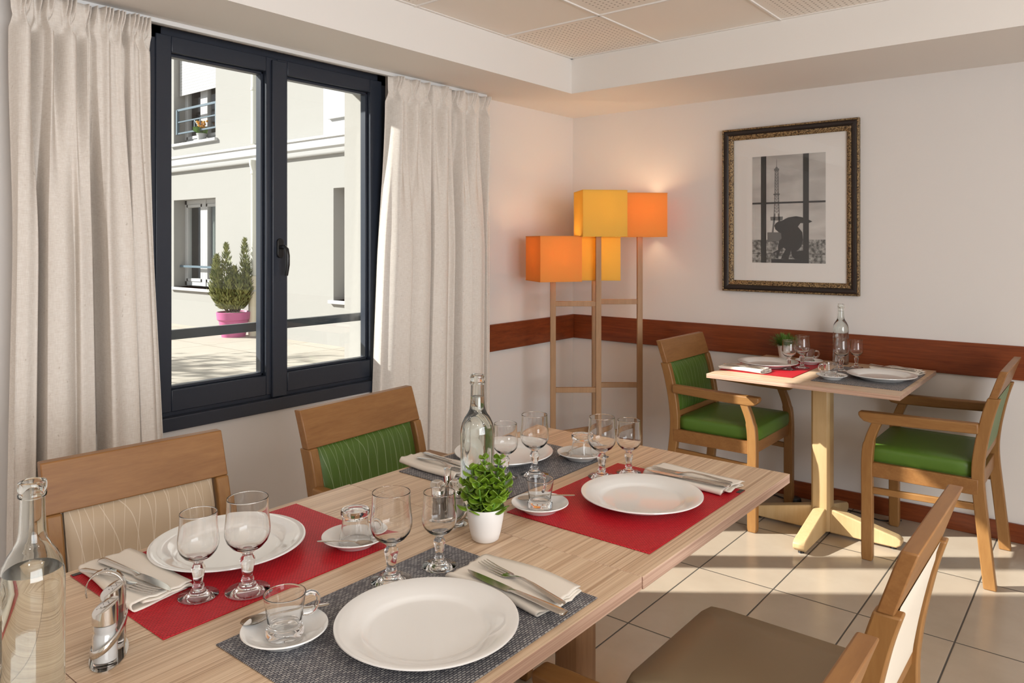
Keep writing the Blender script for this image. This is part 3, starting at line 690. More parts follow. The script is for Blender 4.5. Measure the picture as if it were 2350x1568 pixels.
for a, b in ((P1, P3), (P2, P4)):
    mid = ((a[0] + b[0]) / 2, (a[1] + b[1]) / 2); L = math.hypot(b[0] - a[0], b[1] - a[1]) / 2 - 0.015
    rbox(rel(mid), L, 0.011, 0.255, 0.285, math.atan2(b[1] - a[1], b[0] - a[0])).obj('rung', LAMPWOOD, lp, bevel=0.002)
def shade(c, s, z0, h, mat, nm, w, da=0.0):
    M = Matrix.Translation((rel(c)[0], rel(c)[1], 0)) @ Matrix.Rotation(A + da, 4, 'Z'); m = MB(); k = 0.0012
    for a, b, c_, d in ((-s, s, -s - k, -s), (-s, s, s, s + k), (-s - k, -s, -s, s), (s, s + k, -s, s)): m.box(a, b, c_, d, z0, z0 + h, 0, M)
    o = m.obj('lamp_shade', mat, lp); o['label'] = nm
    r = MB()
    for z in (z0, z0 + h - 0.004):
        for a, b, c_, d in ((-s - .002, s + .002, -s - .002, -s + .001), (-s - .002, s + .002, s - .001, s + .002), (-s - .002, -s + .001, -s, s), (s - .001, s + .002, -s, s)): r.box(a, b, c_, d, z, z + 0.004, 0, M)
    r.obj('shade_rim', mat, o)
    b = MB(); cc = rel(c); b.lathe([(0, 0), (0.014, 0.0), (0.014, 0.03), (0.03, 0.065), (0.03, 0.085), (0.018, 0.108), (0, 0.114)], 16, (cc[0], cc[1], z0 + 0.07))
    bm_ = NT('bulb_glow_' + nm.split()[0] + str(round(z0, 1))); e = bm_.n('Emission'); e.inputs[0].default_value = (1, 0.78, 0.5, 1); e.inputs[1].default_value = w; bm_.l(e.outputs[0], bm_.out.inputs[0])
    b.obj('bulb', bm_.m, o, smooth=True)
    sp = MB(); 
    for q in (0, PI / 2): 
        M2 = Matrix.Translation((cc[0], cc[1], 0)) @ Matrix.Rotation(A + da + q, 4, 'Z'); sp.box(-s, s, -0.0015, 0.0015, z0 + 0.06, z0 + 0.063, 0, M2)
    sp.obj('shade_spider', WHITEM, o)
shade((0.301, -0.636), 0.122, 1.142, 0.254, OSHADE, 'low orange shade', 14, 0.19)
shade((0.506, -0.470), 0.124, 1.392, 0.258, YSHADE, 'high yellow shade', 6)
shade((0.416, -0.342), 0.119, 1.142, 0.250, YSHADE, 'low yellow shade', 18, -0.2)
shade((0.619, -0.199), 0.117, 1.392, 0.252, OSHADE, 'high orange shade', 26)
fs = thing('foot_switch', 'black foot switch with its cable on the floor by the baseboard', 'switch', (1.468, -0.105, 0))
MB().lathe([(0, 0), (0.036, 0), (0.038, 0.012), (0.034, 0.024), (0.02, 0.028), (0, 0.028)], 24).obj('switch_body', BLACK, fs, smooth=True)
MB().tube(catmull([(0.03, 0.0, 0.006), (0.12, 0.02, 0.006), (0.30, 0.035, 0.006), (0.42, -0.01, 0.006), (0.5, 0.05, 0.006)]), 0.0035, 6).tube(catmull([(-0.03, 0, 0.006), (-0.2, 0.05, 0.006), (-0.5, 0.04, 0.006), (-0.85, -0.02, 0.006)]), 0.0035, 6).obj('cable', BLACK, fs, smooth=True)

# ------------------------------------------------------------------ framed black-and-white print
px0, px1, pz0, pz1 = 1.041, 1.768, 1.087, 1.995
pc = thing('framed_print', 'black and white tower print in a dark and gold frame on the wall', 'picture', ((px0 + px1) / 2, -0.002, (pz0 + pz1) / 2))
HW, HH = (px1 - px0) / 2, (pz1 - pz0) / 2
def ring(i0, d0, i1, d1, nm, mat, bev=0.0):
    """mitred moulding between inset i0 (depth d0) and inset i1 (depth d1)"""
    m = MB(); n = 6
    def rect(i, d): return [(-HW + i, -d, -HH + i), (HW - i, -d, -HH + i), (HW - i, -d, HH - i), (-HW + i, -d, HH - i)]
    secs = [rect(i0, 0.0)] + [rect(i0 + (i1 - i0) * k / n, d0 + (d1 - d0) * k / n + 0.004 * math.sin(PI * k / n)) for k in range(n + 1)] + [rect(i1, 0.0)]
    m.loft(secs, False); return m.obj(nm, mat, pc)
ring(0.0, 0.026, 0.0095, 0.029, 'outer_moulding', GOLD); ring(0.0095, 0.025, 0.038, 0.021, 'dark_moulding', EBONY); ring(0.038, 0.024, 0.062, 0.014, 'carved_moulding', GOLD)
box(-HW + 0.05, HW - 0.05, -0.006, 0.0, -HH + 0.05, HH - 0.05).obj('mat_board', m_plain('white_mat_board', (0.80, 0.77, 0.74, 1), 0.8), pc)
gx0, gx1, gz0, gz1 = 1.209 - 1.4045, 1.600 - 1.4045, 1.249 - 1.541, 1.833 - 1.541
def art(name):
    t = NT(name); v = t.coord((4, 4, 9)); n = t.n('TexNoise', i_Scale=1.0, i_Detail=4.0, i_Distortion=0.4); t.l(v, n.inputs['Vector'])
    sp = t.n('SeparateXYZ'); t.l(t.n('TexCoord').outputs['Object'], sp.inputs[0]); z = t.math('DIVIDE', t.math('SUBTRACT', sp.outputs[2], gz0), gz1 - gz0)
    f = t.math('ADD', t.math('MULTIPLY', n.outputs['Fac'], 0.9), t.math('MULTIPLY', z, -0.25))
    sky = t.ramp(f, [(0.15, (0.38, 0.36, 0.345, 1)), (0.5, (0.62, 0.60, 0.57, 1)), (0.7, (0.70, 0.68, 0.65, 1))])
    n2 = t.n('TexNoise', i_Scale=70.0, i_Detail=4.0); t.l(t.coord(), n2.inputs['Vector'])
    land = t.ramp(n2.outputs['Fac'], [(0.35, (0.07, 0.07, 0.065, 1)), (0.65, (0.42, 0.41, 0.39, 1))])
    t.bsdf(t.mix(t.math('LESS_THAN', z, 0.215), sky, land), 0.6, 0, 0.3); return t.m
pr_ = box(gx0, gx1, -0.0072, -0.006, gz0, gz1).obj('print', art('print_sky'), pc)
INK = m_plain('print_black', (0.016, 0.015, 0.015, 1), 0.5); GREYINK = m_plain('print_grey', (0.13, 0.125, 0.12, 1), 0.6)
def U(u, v): return (gx0 + u * (gx1 - gx0), gz0 + v * (gz1 - gz0))
b = MB()
def quad(m, pts, d):
    m.prism([U(*p) for p in pts], 'y', -d, -d + 0.0003)
for u0, u1 in ((0.125, 0.20), (0.705, 0.782)): quad(b, [(u0, 0), (u1, 0), (u1, 1), (u0, 1)], 0.0080)
quad(b, [(0, 0.550), (1, 0.550), (1, 0.567), (0, 0.567)], 0.0079); quad(b, [(0, 0.083), (1, 0.083), (1, 0.087), (0, 0.087)], 0.0079)
b.obj('window_bars', INK, pr_)
tw = MB(); d = 0.0075
quad(tw, [(0.340, 0.89), (0.348, 0.89), (0.346, 0.965), (0.342, 0.965)], d); quad(tw, [(0.312, 0.855), (0.376, 0.855), (0.380, 0.878), (0.308, 0.878)], d); quad(tw, [(0.322, 0.878), (0.366, 0.878), (0.352, 0.895), (0.336, 0.895)], d)
def edge_x(v): return 0.025 + 0.016 * (0.85 - v) / 0.85 + 0.085 * max(0, (0.72 - v)) ** 1.7 + 0.13 * max(0, 0.43 - v) ** 1.2
vs_ = [0.855 - 0.0285 * i for i in range(21)]
for a, c_ in zip(vs_, vs_[1:]):
    ea, ec = edge_x(a), edge_x(c_); cx_ = 0.345
    for s in (-1, 1):
        wv = 0.010 if c_ > 0.43 else 0.026
        quad(tw, [(cx_ + s * ea, a), (cx_ + s * ec, c_), (cx_ + s * (ec - wv), c_), (cx_ + s * (ea - wv), a)], d)
        if c_ > 0.43: quad(tw, [(cx_ + s * ea, a), (cx_ + s * (ea - 0.009), a), (cx_ - s * ec, c_), (cx_ - s * (ec - 0.009), c_)], d)
    if c_ > 0.43: quad(tw, [(cx_ - ea, a - 0.004), (cx_ + ea, a - 0.004), (cx_ + ea, a), (cx_ - ea, a)], d)
quad(tw, [(0.262, 0.395), (0.428, 0.395), (0.432, 0.43), (0.256, 0.43)], d); quad(tw, [(0.300, 0.632), (0.388, 0.632), (0.388, 0.645), (0.300, 0.645)], d)
quad(tw, [(0.215, 0.20), (0.475, 0.20), (0.475, 0.285), (0.215, 0.285)], d)
tw.obj('tower_silhouette', GREYINK, pr_)
sil = [(590, 895), (560, 900), (538, 915), (526, 935), (534, 965), (560, 987), (580, 996), (585, 1040), (566, 1055), (556, 1100), (556, 1130), (515, 1150), (520, 1160), (543, 1153), (540, 1198), (556, 1198), (575, 1130), (600, 1112), (618, 1125), (588, 1180), (580, 1202), (640, 1205), (660, 1135), (668, 1180), (690, 1203), (795, 1205), (775, 1130), (705, 1140), (740, 1105), (755, 1050), (750, 990), (715, 945), (735, 918), (800, 918), (828, 906), (800, 892), (745, 870), (700, 862), (640, 870), (612, 882)]
fg = MB(); pts = [((x - 342) / 586.0, (1235 - y) / 866.0) for x, y in sil]
bmv = [fg.bm.verts.new((U(*p)[0], -0.0084, U(*p)[1])) for p in pts]
for tri in tessellate_polygon([[Vector((p[0], p[1], 0)) for p in pts]]): fg.bm.faces.new([bmv[i] for i in tri])
quad(fg, [(0.27, 0.0), (0.78, 0.0), (0.78, 0.036), (0.27, 0.036)], 0.0083)
fg.obj('figure_silhouette', INK, pr_)
box(-HW + 0.058, HW - 0.058, -0.0125, -0.0115, -HH + 0.058, HH - 0.058).obj('picture_glass', m_pane('picture_glazing', (1, 1, 1, 1), 0.8), pc)

# ------------------------------------------------------------------ tableware
ZT = 0.7502; ZM = 0.7526                      # table top, mat top
def mat(label, x0, x1, y0, y1, m, grp):
    o = MB().box(-(x1 - x0) / 2, (x1 - x0) / 2, -(y1 - y0) / 2, (y1 - y0) / 2, 0, 0.0022).obj('placemat', m, bevel=0.001, seg=1, loc=((x0 + x1) / 2, (y0 + y1) / 2, ZT))
    tag(o, label, 'placemat', grp)
    if m is REDMAT:
        for sx, sy in LBL.get(label, []):
            l = MB().box(-0.005, 0.005, -0.015, 0.015, 0, 0.0008).obj('woven_tag', BLACK, o, loc=(sx, sy, 0.0022)); l['label'] = 'small black woven tag'
    return o
LBL = {'red placemat under the far right white plate at the end of the long table': [(0.175, 0.224)], 'red placemat at the left, below the left white plate': [(-0.169, -0.226)]}
mat('red placemat at the left, below the left white plate', 1.305, 1.657, -3.530, -3.045, REDMAT, 'red placemats')
mat('dark grey woven placemat in the foreground under the largest white plate', 1.732, 2.1, -3.487, -2.996, GREYMAT, 'grey placemats')
mat('grey placemat behind the middle water bottle, near the green backed chair', 1.305, 1.667, -2.727, -2.257, GREYMAT, 'grey placemats')
mat('red placemat under the far right white plate at the end of the long table', 1.719, 2.081, -2.779, -2.297, REDMAT, 'red placemats')
mat('red placemat on the small wall table, partly in sunlight', 1.304, 1.650, -0.672, -0.195, REDMAT, 'red placemats')
mat('grey placemat on the small wall table', 1.735, 2.098, -0.690, -0.205, GREYMAT, 'grey placemats')

PLATE = [(0, .003), (.085, .003), (.087, 0), (.092, 0), (.096, .004), (.120, .0115), (.1405, .0195), (.1428, .0212), (.1424, .0232), (.140, .0238), (.118, .0160), (.104, .0130), (.099, .0105), (.094, .0075), (.088, .0065), (0, .006)]
SAUC = [(0, .002), (.034, .002), (.035, 0), (.038, 0), (.040, .003), (.052, .010), (.0635, .0165), (.0652, .018), (.0645, .0198), (.0625, .0195), (.050, .0125), (.042, .0085), (.0335, .0068), (.032, .0058), (0, .0055)]
plate0 = None
for lab, x, y, s in (('largest white plate, in the foreground on the grey mat', 1.957, -3.262, 1.0), ('white plate on the left red mat, behind two wine glasses', 1.433, -3.290, 1.02), ('white plate behind the middle water bottle on the far grey mat', 1.446, -2.459, 0.97), ('white plate on the far right red mat of the long table', 1.924, -2.530, 0.99), ('white plate on the red mat of the small wall table', 1.447, -0.420, 1.0), ('white plate on the grey mat of the small wall table', 1.970, -0.455, 1.0)):
    if plate0 is None: o = plate0 = MB().lathe(PLATE, 96).obj('dinner_plate', PORC, smooth=True, ang=60)
    else: o = plate0.copy(); COL.objects.link(o)
    o.location = (x, y, ZM); o.scale = (s, s, s); tag(o, lab, 'plate', 'white dinner plates')
sauc0 = None
for lab, x, y in (('white saucer with an upside down glass cup, on the left red mat', 1.597, -3.112), ('white saucer with upright glass cup and spoon, in the foreground on the grey mat', 1.800, -3.412), ('white saucer with upright glass cup, right of the potted green plant', 1.772, -2.724), ('white saucer with an upside down glass cup, at the far end of the long table', 1.616, -2.327), ('white saucer by the pot on the red mat of the wall table', 1.585, -0.230), ('white saucer on the front of the wall table, beside the grey mat plate', 1.797, -0.595)):
    if sauc0 is None: o = sauc0 = MB().lathe(SAUC, 64).obj('saucer', PORC, smooth=True, ang=60)
    else: o = sauc0.copy(); COL.objects.link(o)
    z = ZM if True else ZT
    o.location = (x, y, z); tag(o, lab, 'saucer', 'white saucers')

BOWL = [(0, .0645), (.0085, .0645), (.015, .070), (.026, .077), (.034, .087), (.0375, .098), (.0376, .108), (.0360, .122), (.0344, .138), (.0341, .150), (.0341, .1578), (.0341, .1590), (.0338, .1597), (.0335, .1598), (.0331, .1590), (.0331, .1578), (.0331, .150), (.0333, .138), (.0348, .122), (.0362, .108), (.0360, .098), (.0327, .0885), (.025, .0797), (.014, .0737), (0, .0725)]
STEM = [(0, .0131), (.0088, .0131), (.0090, .0165), (.0108, .019), (.0108, .022), (.0084, .025), (.0082, .028), (.0094, .036), (.0115, .046), (.0128, .053), (.0122, .057), (.0088, .061), (.0086, .0643), (0, .0643)]
FOOT = [(0, 0.0006), (.034, 0.0), (.0368, .0008), (.0366, .0022), (.028, .0042), (.0185, .0068), (.0152, .0095), (.0142, .0122), (.0100, .0129), (0, .0129)]
gl0 = None
glasses = [('big wine glass in the foreground, just behind the largest plate', 1.778, -3.176, 1.0), ('small wine glass in the foreground, left of the potted plant', 1.803, -3.079, 0.875),
 ('big wine glass on the left red mat, in front of the left plate', 1.613, -3.360, 1.02), ('small wine glass on the left red mat, beside the folded napkin', 1.565, -3.424, 0.90),
 ('small wine glass right behind the middle water bottle', 1.561, -2.591, 0.875), ('big wine glass in front of the plate on the far grey mat', 1.606, -2.526, 0.99),
 ('big wine glass left of two behind the plate on the far red mat', 1.752, -2.430, 0.975), ('small wine glass right of two behind the plate on the far red mat', 1.789, -2.357, 0.875),
 ('small wine glass on the red mat of the wall table', 1.567, -0.470, 0.875), ('big wine glass on the red mat of the wall table', 1.599, -0.381, 0.98),
 ('big wine glass in front of the bottle on the wall table', 1.771, -0.351, 0.99), ('small wine glass at the right of the bottle on the wall table', 1.800, -0.202, 0.84)]
for lab, x, y, s in glasses:
    if gl0 is None:
        r = gl0 = thing('wine_glass', lab, 'wine glass', (x, y, ZM), 0, 'wine glasses')
        MB().lathe(BOWL, 56).obj('bowl', GLASS, r, smooth=True, ang=44); MB().lathe(STEM, 40).obj('stem', GLASS, r, smooth=True, ang=44); MB().lathe(FOOT, 56).obj('foot', GLASS, r, smooth=True, ang=44)
    else: r = dup(gl0, (x, y, ZM), 0, lab)
    r.scale = (s, s, s)

CUP = [(0, .0015), (.022, .0012), (.024, 0), (.0275, .0008), (.0288, .004), (.0288, .010), (.0275, .0125), (.0248, .0145), (.0252, .020), (.0282, .042), (.0310, .0580), (.0316, .0615), (.0320, .0630), (.0320, .0640), (.0314, .0646), (.0306, .0643), (.0302, .0632), (.0300, .0615), (.0295, .0580), (.0268, .042), (.0236, .022), (.0228, .0185), (.018, .0165), (0, .016)]
cup0 = None
def cup(lab, x, y, z, a, flip=False):
    global cup0
    if cup0 is None:
        r = cup0 = thing('glass_cup', lab, 'cup', (x, y, z), a, 'glass coffee cups')
        MB().lathe(CUP, 48).obj('cup_body', GLASS, r, smooth=True, ang=44)
        MB().tube(catmull([(0.0312, 0, .056), (0.040, 0, .0575), (0.049, 0, .052), (0.0505, 0, .042), (0.046, 0, .031), (0.037, 0, .026), (0.0275, 0, .0265)], 5), [0.0036] * 31, 10).obj('handle', GLASS, r, smooth=True)
    else: r = dup(cup0, (x, y, z), a, lab)
    if flip: r.rotation_euler = (PI, 0, a); r.location.z = z + 0.0648
    return r
ZS_ = ZM + 0.0057
cup('upright glass cup on the foreground saucer beside the largest plate', 1.800, -3.412, ZS_, 1.15)
cup('upside down glass cup on the saucer of the left red mat', 1.597, -3.110, ZS_, 0.72, True)
cup('upright glass cup on the saucer right of the potted plant', 1.770, -2.721, ZS_, 1.95)
cup('upside down glass cup on the saucer at the far end of the long table', 1.622, -2.329, ZS_, 0.35, True)
cup('glass cup on the rear saucer of the wall table, handle to the right', 1.580, -0.222, ZS_, 0.6)
cup('glass cup on the front saucer of the wall table, handle to the left', 1.793, -0.592, ZS_, 3.7)

# folded napkins (a flattened roll of cloth)
def napkin(lab, x, y, L, W, ang, seed):
    rnd = random.Random(seed); hw = W / 2; prof = []
    def arc(cy_, cz_, r, a0, a1, n=7):
        for i in range(n + 1):
            a = a0 + (a1 - a0) * i / n; prof.append((cy_ + r * math.cos(a), cz_ + r * math.sin(a)))
    for i in range(9): prof.append((hw * 0.88 - i / 8 * (hw * 0.88 + hw - 0.008), 0.0155))
    arc(-hw + 0.0075, 0.0085, 0.007, PI / 2, PI * 1.5)
    for i in range(1, 10): prof.append((-hw + 0.008 + i / 9 * (2 * hw - 0.0125), 0.0015))
    arc(hw - 0.0045, 0.0038, 0.0023, -PI / 2, PI / 2, 5)
    for i in range(1, 8): prof.append((hw - 0.005 - i / 7 * (2 * hw - 0.03), 0.0061))
    arc(-hw + 0.0235, 0.0083, 0.0022, PI * 1.5, PI / 2, 4)
    for i in range(1, 8): prof.append((-hw + 0.024 + i / 7 * (2 * hw - 0.032), 0.0107))
    ph = [rnd.uniform(0, 6) for _ in range(4)]
    def fn(u, v):
        k = v * (len(prof) - 1); i = min(int(k), len(prof) - 2); t = k - i
        py = prof[i][0] * (1 - t) + prof[i + 1][0] * t; pz = prof[i][1] * (1 - t) + prof[i + 1][1] * t
        e = abs(2 * u - 1) ** 3
        px = (u - 0.5) * L + 0.006 * math.sin(v * 9 + ph[0]) * e + 0.004 * math.sin(v * 23 + ph[2]) * e
        pz2 = pz * (1 + 0.10 * math.sin(u * 5 + ph[1])) + (0.0016 * math.sin(py * 190 + ph[3]) * e if pz > 0.004 else 0)
        py += 0.003 * math.sin(u * 6 + ph[2]) + 0.05 * (u - 0.5) * 0.12 * (1 if py > 0 else -1)
        return (px, py, max(0.0010, pz2))
    m = MB(); m.grid(fn, 40, len(prof)); o = m.obj('napkin', NAPKIN, smooth=True, solid=0.0016, ang=180, loc=(x, y, ZM + 0.0002), rz=ang)
    return tag(o, lab, 'napkin', 'folded napkins')
napkin('folded cream napkin right of the largest plate, under a fork and knife', 1.962, -3.055, 0.215, 0.118, -0.03, 1)
napkin('folded cream napkin on the left red mat beside the small wine glass', 1.420, -3.468, 0.225, 0.108, 0.0, 2)
napkin('folded cream napkin on the far grey mat, left of the middle bottle', 1.372, -2.640, 0.225, 0.105, -0.06, 3)
napkin('folded cream napkin at the right corner of the far red mat', 1.947, -2.320, 0.225, 0.105, -0.08, 4)
napkin('folded cream napkin on the red mat of the wall table', 1.408, -0.612, 0.215, 0.105, -0.06, 5)
napkin('folded cream napkin on the grey mat of the wall table', 1.978, -0.215, 0.215, 0.105, -0.12, 6)

# cutlery: local x runs from tip to the end of the handle
def strip(m, stations, n=10):
    """stations: (x, centre y, half width, z, half thickness)"""
    secs = []
    for x, cy_, hw, z, ht in stations:
        secs.append([(x, cy_ + hw * math.cos(2 * PI * k / n), z + ht * math.sin(2 * PI * k / n)) for k in range(n)])
    return m.loft(secs)
def fork_mesh():
    m = MB()
    strip(m, [(.062, 0, .0120, .0015, .0009), (.072, 0, .0108, .002, .001), (.082, 0, .0060, .004, .0013), (.092, 0, .0036, .0065, .0017), (.105, 0, .0033, .0085, .0018), (.13, 0, .0042, .008, .0018), (.165, 0, .0060, .0050, .0016), (.192, 0, .0076, .0025, .0014), (.202, 0, .0066, .002, .0012), (.205, 0, .003, .002, .0008)])
    for i in range(4):
        c = (-1.5 + i) * 0.0066; strip(m, [(0.0, c * 0.95, .0006, .0046, .0005), (.006, c * .97, .0013, .0036, .0007), (.03, c, .0017, .0014, .0009), (.064, c, .0021, .0013, .0009)], 6)
    return m
def knife_mesh():
    m = MB(); secs = []
    for x, lo, hi in ((0, .0062, .0066), (.008, .001, .0078), (.025, -.0045, .0086), (.05, -.0078, .0088), (.08, -.0085, .0086), (.104, -.0080, .0080), (.113, -.0062, .0066)):
        secs.append([(x, lo, .0032), (x, (lo + hi) / 2, .0026), (x, hi, .0024), (x, hi, .0042), (x, (lo + hi) / 2, .0040), (x, lo, .0036)])
    m.loft(secs)
    strip(m, [(.108, 0, .0064, .0035, .0020), (.116, 0, .0058, .0040, .0030), (.13, 0, .0064, .0042, .0034), (.18, 0, .0082, .0044, .0034), (.222, 0, .0094, .0044, .0032), (.228, 0, .0086, .0044, .0028), (.229, 0, .006, .0044, .002)], 12)
    return m
def spoon_mesh():
    m = MB()
    def bowl(u, v):
        a = (u - 0.5) * 2; x = 0.021 + a * 0.021; hw = 0.0142 * math.sqrt(max(0.0, 1 - a * a)) * (1 - 0.12 * a) + 0.0004; b = (v - 0.5) * 2
        return (x, b * hw, 0.0068 - 0.0058 * (1 - b * b) * (1 - a * a) + 0.0006 * a)
    m.grid(bowl, 18, 12)
    bo = list(m.bm.faces); r = bmesh.ops.solidify(m.bm, geom=bo, thickness=0.0009)
    strip(m, [(.0385, 0, .0042, .0066, .0009), (.046, 0, .0026, .0078, .0012), (.06, 0, .0023, .0088, .0014), (.09, 0, .0034, .0075, .0012), (.118, 0, .0050, .0052, .0011), (.128, 0, .0044, .0046, .001), (.1305, 0, .002, .0046, .0006)])
    return m
proto = {}
def cutlery(kind, fn, lab, tip, end, z, L, grp, zend=None):
    a = math.atan2(end[1] - tip[1], end[0] - tip[0])
    if kind not in proto: o = proto[kind] = fn().obj(kind, STEEL, smooth=True, ang=60)
    else: o = proto[kind].copy(); COL.objects.link(o)
    pitch = 0 if zend is None else -math.atan2(zend - z, L)
    o.location = (tip[0], tip[1], z); o.rotation_mode = 'XYZ'; o.rotation_euler = (0, pitch, a)
    s = L / {'fork': .205, 'table_knife': .229, 'teaspoon': .1305}[kind]; o.scale = (s, s, s)
    return tag(o, lab, kind.replace('table_', ''), grp)
ZN = ZM + 0.0185
cutlery('fork', fork_mesh, 'steel fork on the napkin right of the largest plate', (1.885, -3.050), (2.098, -3.088), ZN, .212, 'forks')
cutlery('fork', fork_mesh, 'steel fork on the left red mat napkin', (1.541, -3.484), (1.352, -3.524), ZN, .20, 'forks')
cutlery('fork', fork_mesh, 'steel fork on the far grey mat napkin, behind the bottle', (1.500, -2.670), (1.315, -2.655), ZN, .20, 'forks')
cutlery('fork', fork_mesh, 'steel fork on the napkin of the far red mat', (1.850, -2.338), (2.066, -2.326), ZN, .21, 'forks')
cutlery('fork', fork_mesh, 'steel fork on the napkin of the wall table red mat', (1.505, -0.612), (1.320, -0.592), ZN, .20, 'forks')
cutlery('fork', fork_mesh, 'steel fork on the napkin of the wall table grey mat', (1.860, -0.195), (2.065, -0.228), ZN, .20, 'forks')
cutlery('table_knife', knife_mesh, 'steel knife on the napkin right of the largest plate', (1.888, -3.100), (2.124, -3.116), ZN, .228, 'table knives')
cutlery('table_knife', knife_mesh, 'steel knife on the left red mat napkin', (1.557, -3.462), (1.338, -3.488), ZN, .222, 'table knives')
cutlery('table_knife', knife_mesh, 'steel knife on the far grey mat napkin, left of the bottle', (1.500, -2.640), (1.318, -2.620), ZN, .21, 'table knives')
cutlery('table_knife', knife_mesh, 'steel knife on the napkin of the far red mat', (1.843, -2.372), (2.072, -2.357), ZN, .225, 'table knives')
cutlery('table_knife', knife_mesh, 'steel knife on the napkin of the wall table red mat', (1.520, -0.644), (1.310, -0.626), ZN, .21, 'table knives')
cutlery('table_knife', knife_mesh, 'steel knife on the napkin of the wall table grey mat', (1.865, -0.225), (2.075, -0.262), ZN, .21, 'table knives')
ZP = ZM + 0.0125
cutlery('teaspoon', spoon_mesh, 'teaspoon on the foreground saucer behind the glass cup', (1.742, -3.452), (1.809, -3.334), ZP + 0.002, .135, 'teaspoons', ZP + 0.010)
cutlery('teaspoon', spoon_mesh, 'teaspoon on the saucer right of the potted plant', (1.722, -2.742), (1.824, -2.656), ZP + 0.002, .132, 'teaspoons', ZP + 0.010)
cutlery('teaspoon', spoon_mesh, 'teaspoon on the saucer of the left red mat', (1.658, -3.115), (1.583, -3.178), ZP, .11, 'teaspoons', ZP + 0.006)
cutlery('teaspoon', spoon_mesh, 'teaspoon on the saucer at the far end of the long table', (1.598, -2.396), (1.592, -2.280), ZP, .115, 'teaspoons', ZP + 0.008)
cutlery('teaspoon', spoon_mesh, 'teaspoon on the front saucer of the wall table', (1.858, -0.625), (1.780, -0.545), ZP, .115, 'teaspoons', ZP + 0.006)

# water bottles
BOTO = [(0, .006), (.020, .003), (.030, 0), (.0355, .001), (.0368, .006), (.0368, .176), (.0362, .186), (.0335, .199), (.0280, .211), (.0215, .2205), (.0172, .229), (.0155, .240), (.0146, .262), (.0142, .283), (.0162, .2845), (.0166, .288), (.0152, .291), (.0164, .294), (.0166, .301), (.0158, .3035), (.0130, .3045), (.0112, .303), (.0112, .284), (.0118, .262), (.0128, .240), (.0146, .2295), (.0190, .2215), (.0256, .2105), (.0310, .1985), (.0336, .186), (.0342, .176), (.0342, .010), (.031, .006), (.018, .009), (0, .012)]
def water_prof(lv):
    inn = [(.0342, .010), (.0342, .176), (.0336, .186), (.0310, .1985), (.0256, .2105), (.0190, .2215), (.0146, .2295), (.0128, .240), (.0118, .262), (.0112, .284)]
    k = 0.0004; p = [(0, .0117), (.018, .0087), (.031, .0057)]
    for r, z in inn:
        if z < lv: p.append((r + k, z))
        else:
            r0, z0 = p[-1]; t = (lv - z0) / (z - z0); p.append((r0 + (r + k - r0) * t, lv)); break
    rr = p[-1][0]; return p + [(rr * 0.9, lv - 0.0007), (0, lv - 0.0009)]
for lab, x, y, lv, s in (('tall clear bottle of water at the left edge in the foreground', 1.712, -3.726, .191, 1.0), ('clear bottle of water in the middle of the long table behind the potted plant', 1.676, -2.829, .258, 1.03), ('clear bottle of water on the small wall table', 1.706, -0.121, .268, 0.99)):
    b = thing('water_bottle', lab, 'bottle', (x, y, ZT), 0, 'water bottles'); b.scale = (s, s, s)
    MB().lathe(BOTO, 56).obj('bottle_glass', BOTGLASS, b, smooth=True, ang=44)
    MB().lathe(water_prof(lv), 56).obj('water', WATER, b, smooth=True, ang=50)

